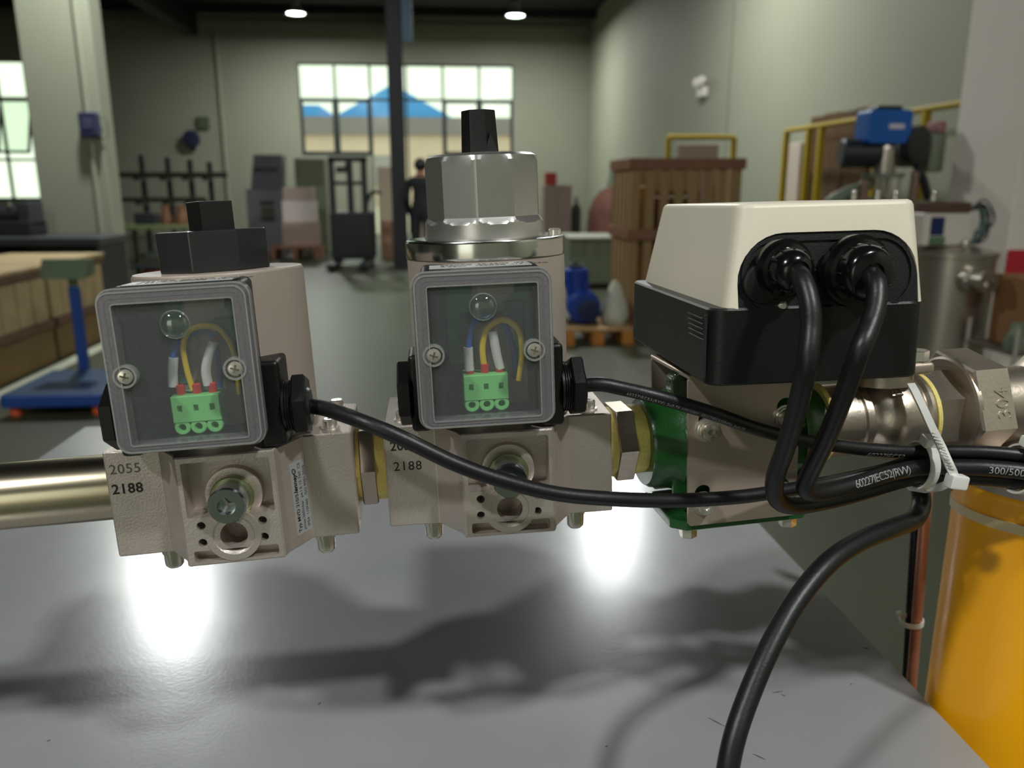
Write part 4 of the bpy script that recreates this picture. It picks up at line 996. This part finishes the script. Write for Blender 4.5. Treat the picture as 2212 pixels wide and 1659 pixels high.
# ------------------------------------------------------------------ far end: stacker, cabinets, rack, person
t = thing('pallet_stacker', 'black pallet stacker with open mast near the steel post', 'stacker', loc=(-1.5, 14.35, 0))
M_STK = mat('stacker_black', (20, 21, 22), .5)
B().box(-.36, .38, -.15, .35, .12, .92, .04, 2).obj('power_unit', M_STK, t)
for x in (-.30, .24): B().box(x - .045, x + .045, -.12, .02, .1, 1.80).obj('mast_rail', M_STK, t)
B().box(-.34, .30, -.12, .0, 1.74, 1.82).obj('mast_top', M_STK, t)
B().box(-.30, .24, -.1, .0, 1.36, 1.42).obj('cross_bar', M_STK, t)
B().box(-.05, .05, -.08, .0, .9, 1.80).obj('lift_cylinder', M_STK, t)
B().lathe([(0, -.03), (.07, -.03), (.07, .03), (0, .03)], (-.03, -.06, 1.70), (1, 0, 0), 18).obj('chain_wheel', M_STK, t)
B().box(-.22, .02, -.1, .0, 1.56, 1.66).obj('head_block', M_STK, t)
B().tube([(.20, .1, .9), (.32, .1, 1.2), (.44, .0, 1.25), (.50, -.02, 1.22)], .03, 10, 4).obj('tiller', M_STK, t)
for x in (-.26, .26):
    B().box(x - .08, x + .08, -1.1, 0, .05, .12, .01, 1).obj('fork', M_STK, t)
    B().lathe([(0, -.05), (.05, -.05), (.05, .05), (0, .05)], (x, -1.0, .05), (1, 0, 0), 16).obj('roller', M_STK, t)
for x in (-.28, .30): B().lathe([(0, -.04), (.11, -.04), (.11, .04), (0, .04)], (x, .15, .11), (1, 0, 0), 18).obj('drive_wheel', M_STK, t)
t = thing('locker', 'grey-green locker behind the stacked cartons', 'cabinet', loc=(-2.58, 17.3, 0))
B().box(-.30, .30, -.2, .2, 0, 1.88, .01, 1).obj('carcass', mat('locker_grey_green', (124, 132, 110), .6), t)
B().box(-.28, .28, -.212, -.2, 1.34, 1.84, .004, 1).obj('upper_door', mat('locker_door_olive', (98, 106, 82), .6), t)
B().box(-.28, .28, -.212, -.2, .06, 1.30, .004, 1).obj('lower_door', MATS['locker_grey_green'], t)
t = thing('timber_skid', 'reddish timber skid under the cartons by the stacker', 'pallet', loc=(-2.62, 16.0, 0))
for k in range(4): B().box(-.55, .36, -.36 + k * .2, -.22 + k * .2, .20, .24, .004, 1).obj('board', M_WOODR, t)
for x in (-.5, -.1, .3): B().box(x - .05, x + .05, -.36, .4, 0, .20).obj('bearer', M_WOODR, t)
def carton(name, label, x0, x1, y0, y1, z0, z1, rgb, grp=None):
    t = thing(name, label, 'carton', loc=((x0 + x1) / 2, (y0 + y1) / 2, z0), group=grp)
    hx_, hy_ = (x1 - x0) / 2, (y1 - y0) / 2
    B().box(-hx_, hx_, -hy_, hy_, 0, z1 - z0, .006, 1).obj('box', mat('card_%d_%d_%d' % rgb, rgb, .8, 0, .05, 8), t)
    B().box(-hx_ + .01, hx_ - .01, -.03, .03, z1 - z0 - .002, z1 - z0 + .001).obj('tape', mat('packing_tape', (196, 176, 140), .4), t)
carton('carton', 'pinkish brown carton on the timber skid', -2.95, -2.33, 15.75, 16.35, .24, .68, (178, 150, 138))
carton('carton', 'white carton stacked on the pinkish brown carton', -2.93, -2.35, 15.78, 16.32, .68, 1.08, (228, 214, 208))
carton('carton', 'pale pink flat carton topmost of the stack by the locker', -2.90, -2.38, 15.8, 16.3, 1.09, 1.32, (190, 168, 158))
carton('carton', 'tall cream carton between stacker and steel post', -1.35, -.85, 18.6, 19.1, 0, 1.75, (226, 208, 186))
carton('carton', 'brownish carton low beside the steel post', -1.10, -.72, 15.5, 15.9, 0, .72, (150, 118, 96))
carton('carton', 'white carton on the floor near the glazed door', -.55, .1, 20.4, 21.0, 0, 1.2, (222, 204, 194))
t = thing('instrument_rack', 'grey instrument rack with dark slots near the far wall', 'machine', loc=(-3.42, 17.1, 0))
M_RK = mat('rack_grey', (118, 118, 124), .55)
B().box(-.38, .36, -.3, .3, 0, 1.28, .01, 1).obj('lower_cabinet', M_RK, t)
B().prism([(-.30, 1.28), (.30, 1.28), (.34, 1.94), (-.20, 1.94)], 'y', -.2, .3, .01, 1).obj('upper_cabinet', mat('rack_grey_dark', (98, 98, 108), .55), t)
for z, w_ in ((1.62, .24), (.98, .14), (.66, .14)): B().box(.02 - w_, .02 + w_, -.312 if z < 1.2 else -.212, -.29 if z < 1.2 else -.19, z, z + .07).obj('slot', M_DK, t)
B().box(-.1, .16, -.306, -.29, .74, .94).obj('screen', mat('olive_screen', (84, 88, 70), .3), t)
t = thing('pipe_rack', 'dark steel rack of pipes in front of the far wall', 'rack', loc=(-5.3, 17.0, 0))
M_RKD = mat('rack_dark_steel', (40, 44, 48), .5, .3)
for x, h in ((-1.06, 2.0), (-.48, 1.93), (.01, 1.88), (.43, 1.84), (.80, 1.80)):
    B().box(x - .045, x + .045, -.05, .05, 0, h).obj('upright', M_RKD, t)
    B().box(x - .03, x + .03, -.5, .0, 1.44, 1.50).obj('arm', M_RKD, t)
    B().box(x - .03, x + .03, -.5, .0, .98, 1.04).obj('arm', M_RKD, t)
    B().box(x - .05, x + .05, -.55, .3, 0, .06).obj('foot', M_RKD, t)
for k in range(5): tag(B().cyl((-6.42 + .03 * k, 16.49 + .1 * k, 1.55), (-4.05 - .08 * k, 16.49 + .1 * k, 1.55), .05, 12).obj('stock_pipe', mat('dull_green_pipe', (62, 70, 52), .5, .3)), 'long dull green pipe lying on the upper arms of the rack', 'pipe', 'pipes on the rack')
for k in range(4): tag(B().cyl((-6.2 + .2 * k, 16.56 + .1 * k, 1.085), (-4.5 - .05 * k, 16.56 + .1 * k, 1.085), .045, 12).obj('stock_pipe', MATS['dull_green_pipe']), 'long dull green pipe lying on the lower arms of the rack', 'pipe', 'pipes on the rack')
# machine bench with handwheel
t = thing('work_bench', 'olive green work bench before the pipe rack', 'bench', loc=(-4.0, 12.1, 0))
B().box(-.46, .50, -.3, .3, .76, .82, .006, 1).obj('bench_top', mat('olive_bench_paint', (104, 114, 76), .5), t)
for x in (-.4, .44):
    for y in (-.24, .24): B().box(x - .03, x + .03, y - .03, y + .03, 0, .76).obj('leg', MATS['olive_bench_paint'], t)
B().box(-.40, .44, -.24, .24, .22, .25).obj('lower_shelf', M_DK, t)
t = thing('pipe_machine', 'dark pipe machine with a large handwheel beside the bench', 'machine', loc=(-4.55, 11.55, 0))
B().cyl((.08, 0, 0), (.08, 0, .95), .05, 14).obj('pedestal', M_DK, t)
B().lathe([(.22, 0), (.22, .03), (0, .03)], (.08, 0, 0), seg=20).obj('foot', M_DK, t)
b = B(); b.tube([(.15 * math.cos(2 * PI * k / 24), 0, 1.10 + .15 * math.sin(2 * PI * k / 24)) for k in range(25)], .022, 8, smooth=False); wh = b.obj('handwheel', M_DK, t)
for k in range(3):
    a = 2 * PI * k / 3 + .4; B().cyl((0, 0, 1.10), (.15 * math.cos(a), 0, 1.10 + .15 * math.sin(a)), .012, 8).obj('spoke', M_DK, wh)
B().cyl((0, -.03, 1.10), (.10, .10, .98), .04, 12).obj('shaft', M_DK, t)
B().box(0, .2, -.05, .2, .9, 1.02, .02, 2).obj('gearbox', M_DK, t)
tag(B().box(-4.26, -3.98, 11.95, 12.25, .82, .98, .02, 2).obj('dark_toolbox', M_DK), 'dark toolbox on the olive bench', 'toolbox')
for i, (x, r) in enumerate(((-3.84, .08), (-3.62, .11))):
    tag(B().lathe([(0, 0), (r, 0), (r * 1.05, .08), (r * .7, .16), (r * .7, .26), (0, .27)], (x, 12.05, .82), seg=20).obj('brass_casting', mat('copper_brown_casting', (120, 84, 64), .5, .4)), ('small', 'larger')[i] + ' copper brown casting on the olive bench', 'casting')
tag(B().cyl((-4.2, 12.0, .10), (-3.8, 11.9, .10), .1, 16).obj('red_cylinder', mat('dull_red_paint', (130, 40, 34), .5)), 'dull red cylinder lying on the floor under the bench', 'cylinder')
tag(B().box(-3.3, -2.95, 11.4, 11.7, 0, .5, .01, 1).obj('red_case', MATS['dull_red_paint']), 'dull red case on the floor beside the bench', 'case')
# wall things
t = thing('wall_fan', 'round dark blue fan on the far wall', 'fan', loc=(-6.73, 23.93, 2.59))
B().lathe([(0, 0), (.22, .02), (.23, .12), (.20, .16), (.05, .17), (0, .18)], (0, 0, 0), (0, -1, 0), 24).obj('fan_guard', mat('dark_blue_fan', (38, 40, 72), .5), t)
B().box(-.05, .05, -.05, .07, -.3, -.2).obj('bracket', M_DK, t)
tag(B().box(-6.56, -6.24, 23.9, 24.0, 2.86, 3.18, .02, 2).obj('wall_sign', mat('olive_green_sign', (84, 98, 70), .6)), 'small olive green sign on the far wall above the fan', 'sign')
t = thing('switch_box', 'dark blue switch box mounted on the green-grey pillar', 'switch box', loc=(-3.90, 10.0, 2.02))
B().box(-.10, .10, -.14, 0, -.13, .13, .02, 2).obj('case', mat('dark_blue_box', (44, 44, 82), .5), t)
B().box(-.06, .06, -.15, -.135, -.06, .06, .01, 1).obj('switch_plate', mat('slate_plate', (62, 66, 92), .5), t)
B().tube([(.08, -.05, .1), (.16, -.02, .06), (.15, 0, -.14), (.08, -.05, -.13)], .008, 8, 4).obj('loop_cable', M_GREYG, t)
# ------------------------------------------------------------------ left side
t = thing('dark_desk', 'long dark grey desk in front of the pillar', 'desk', loc=(-4.5, 9.4, 0))
B().box(-1.3, .92, -.4, .4, .74, .82, .006, 1).obj('desk_top', mat('dark_grey_laminate', (62, 64, 66), .5), t)
B().box(.86, .90, -.38, .38, 0, .74).obj('side_panel', mat('desk_side', (50, 52, 50), .5), t)
B().box(-1.3, .86, .30, .34, .1, .74).obj('modesty_panel', MATS['desk_side'], t)
for x in (-1.24, -.2): B().box(x - .03, x + .03, -.36, .36, 0, .74).obj('leg_frame', MATS['desk_side'], t)
t = thing('bench_machine', 'black machine with bright fittings on the dark desk', 'machine', loc=(-4.62, 9.55, .82))
B().box(-.34, .20, -.2, .2, 0, .16, .02, 2).obj('bed', M_DK, t)
B().cyl((-.30, 0, .22), (.14, 0, .22), .11, 20, bev=.02).obj('drum', M_DK, t)
B().box(.06, .20, -.16, .16, .1, .36, .02, 2).obj('headstock', mat('charcoal_speckle', (58, 58, 62), .5, 0, .4, 40), t)
for x in (-.22, -.04): B().lathe([(.02, 0), (.02, .04), (0, .05)], (x, -.08, .31), seg=10).obj('knob', M_SCREW, t)
M_CRT = mat('box_plank', (182, 158, 118), .65, 0, .14, 5)
M_CRTD = mat('box_edge_brown', (108, 76, 54), .65, 0, .15, 5)
for i, (y0, y1, lab) in enumerate(((4.3, 5.42, 'plank crate next to the blue platform scale'), (5.46, 6.62, 'plank crate behind the blue platform scale post'), (6.66, 7.72, 'plank crate nearest the dark desk'))):
    t = thing('plank_crate', 'pale ' + lab, 'crate', loc=(-3.45, (y0 + y1) / 2, 0), group='plank crates along the floor tape')
    L = (y1 - y0) / 2
    B().box(-.38, .39, -L, L, 0, .29, .006, 1).obj('plinth', mat('plinth_brown', (116, 90, 48), .7, 0, .15, 4), t)
    B().box(-.40, .41, -L, L, .27, .335, .004, 1).obj('lower_batten', M_CRTD, t)
    n = 5
    for k in range(n):
        a = -L + .01 + k * (2 * L - .02) / n
        B().box(.34, .375, a, a + (2 * L - .02) / n - .012, .33, .70, .003, 1).obj('plank', M_CRT, t)
    for sy in (-1, 1):
        for k in range(4): B().box(-.36 + k * .178, -.36 + k * .178 + .17, sy * (L - .02) - .012, sy * (L - .02) + .012, .33, .70, .003, 1).obj('plank', M_CRT, t)
    B().box(-.40, .40, -L, L, .68, .735, .004, 1).obj('upper_batten', M_CRTD, t)
    for k in range(4): B().box(-.41 + k * .206, -.41 + k * .206 + .20, -L, L, .735, .765, .003, 1).obj('lid_board', M_CRT, t)
t = thing('platform_scale', 'blue platform scale with upright post and grey display', 'scale', loc=(-2.35, 5.3, 0))
M_SB = mat('scale_blue', (20, 62, 138), .45)
B().prism(rrect(-.30, .30, -.38, .34, .03, 3), 'z', .06, .135, .01, 2).obj('platform', M_SB, t)
B().box(-.29, .29, -.36, .32, .134, .139, .002, 1).obj('tread_plate', mat('worn_scale_plate', (46, 74, 108), .4, .3), t)
B().box(-.13, -.07, .33, .39, .08, .70, .006, 1).obj('post', M_SB, t)
B().box(-.125, -.075, .335, .385, .70, .78, .004, 1).obj('post_sleeve', M_GREYG, t)
B().prism([(.24, .76), (.42, .78), (.40, .88), (.30, .89)], 'x', -.26, .03, .008, 2).obj('display_head', mat('grey_green_display', (96, 112, 86), .5), t)
for x in (-.24, .24):
    for y in (-.31, .27): B().lathe([(.03, 0), (.035, .01), (.03, .05), (.02, .065)], (x, y, 0), seg=14).obj('foot', mat('orange_foot', (206, 84, 44), .5), t)
tag(B().tube([(-3.5, 4.9, .775), (-3.3, 5.0, .83), (-3.2, 5.3, .79), (-3.35, 5.6, .83), (-3.5, 5.5, .78)], .014, 8, 5).obj('grey_hose', mat('grey_hose', (96, 100, 96), .5)), 'loop of grey hose lying on a plank crate', 'hose')

# ------------------------------------------------------------------ person by the post
def person(label, x, y, rz):
    t = thing('person', label, 'person', loc=(x, y, 0), rz=rz)
    V = [(0, 0, .95, .15), (0, 0, 1.12, .145), (0, .0, 1.30, .165), (0, .0, 1.42, .14), (0, 0, 1.50, .06), (0, -.02, 1.57, .07), (0, -.025, 1.65, .092),
         (.10, 0, .90, .10), (.11, -.01, .50, .075), (.11, .02, .10, .05), (.12, -.12, .04, .045),
         (-.10, 0, .90, .10), (-.11, .01, .50, .075), (-.11, .04, .10, .05), (-.12, -.10, .04, .045),
         (.20, 0, 1.40, .075), (.25, .02, 1.14, .058), (.22, -.12, .92, .045), (.19, -.19, .86, .04),
         (-.20, 0, 1.40, .075), (-.25, .02, 1.14, .058), (-.22, -.12, .92, .045), (-.19, -.19, .86, .04)]
    Ed = [(0, 1), (1, 2), (2, 3), (3, 4), (4, 5), (5, 6), (0, 7), (7, 8), (8, 9), (9, 10), (0, 11), (11, 12), (12, 13), (13, 14), (3, 15), (15, 16), (16, 17), (17, 18), (3, 19), (19, 20), (20, 21), (21, 22)]
    # fingers: five short chains from each palm
    for base, s in ((18, 1), (22, -1)):
        bx, by, bz, _ = V[base]
        for f in range(4):
            i = len(V); V.append((bx + s * (.012 * f - .02), by - .06, bz - .03 - .004 * abs(f - 1), .010)); V.append((bx + s * (.012 * f - .024), by - .075, bz - .06 - .006 * (2 - abs(f - 1)), .009)); Ed += [(base, i), (i, i + 1)]
        i = len(V); V.append((bx - s * .045, by - .035, bz - .01, .011)); V.append((bx - s * .05, by - .06, bz - .03, .009)); Ed += [(base, i), (i, i + 1)]
    me = bpy.data.meshes.new('body'); me.from_pydata([v[:3] for v in V], Ed, [])
    o = bpy.data.objects.new('body', me); COL.objects.link(o)
    sk = o.modifiers.new('skin', 'SKIN'); o.modifiers.new('sub', 'SUBSURF').levels = 2
    if not me.skin_vertices: me.attributes  # created by the modifier
    lay = me.skin_vertices[0].data if me.skin_vertices else None
    for i, v in enumerate(V):
        lay[i].radius = (v[3], v[3] * (.72 if i in (1, 2, 3) else 1)); lay[i].use_root = (i == 0)
    bpy.context.view_layer.update()
    m2 = bpy.data.meshes.new_from_object(o.evaluated_get(bpy.context.evaluated_depsgraph_get()))
    o.modifiers.clear(); o.data = m2
    m2.materials.clear(); jk = mat('dark_work_jacket', (16, 17, 22), .8); sk_m = mat('skin_tone', (168, 120, 96), .55); tr = mat('dark_trousers', (22, 23, 28), .8)
    for m_ in (jk, sk_m, tr): m2.materials.append(m_)
    for p in m2.polygons:
        p.use_smooth = True; c = p.center
        p.material_index = 1 if c.z > 1.49 or (c.y < -.13 and .7 < c.z < .95) else (2 if c.z < .88 and abs(c.x) < .2 else 0)
    o.parent = t
    B().ball((0, .0, 1.665), .098, 1.0, 1.08, 1.05, 20).obj('hair', mat('black_hair', (14, 13, 13), .6), t)
    B().lathe([(.07, 1.44), (.085, 1.48), (.072, 1.53)], (0, -.005, 0), seg=18, cap=False).obj('collar', jk, t)
    for s in (-1, 1):
        B().ball((s * .033, -.108, 1.655), .010).obj('eye', M_DK, t)
        B().ball((s * .094, -.01, 1.64), .026, .45, 1, 1.2, 10).obj('ear', sk_m, t)
    B().prism([(-.014, 1.60), (.014, 1.60), (.006, 1.645), (-.006, 1.645)], 'y', -.142, -.10, .004, 1).obj('nose', sk_m, t)
    B().box(-.024, .024, -.116, -.10, 1.575, 1.583).obj('mouth', mat('lip_tone', (140, 80, 70), .5), t)
    return t
person('person in dark work clothes standing beside the steel post, facing away', -.28, 13.0, R(165))
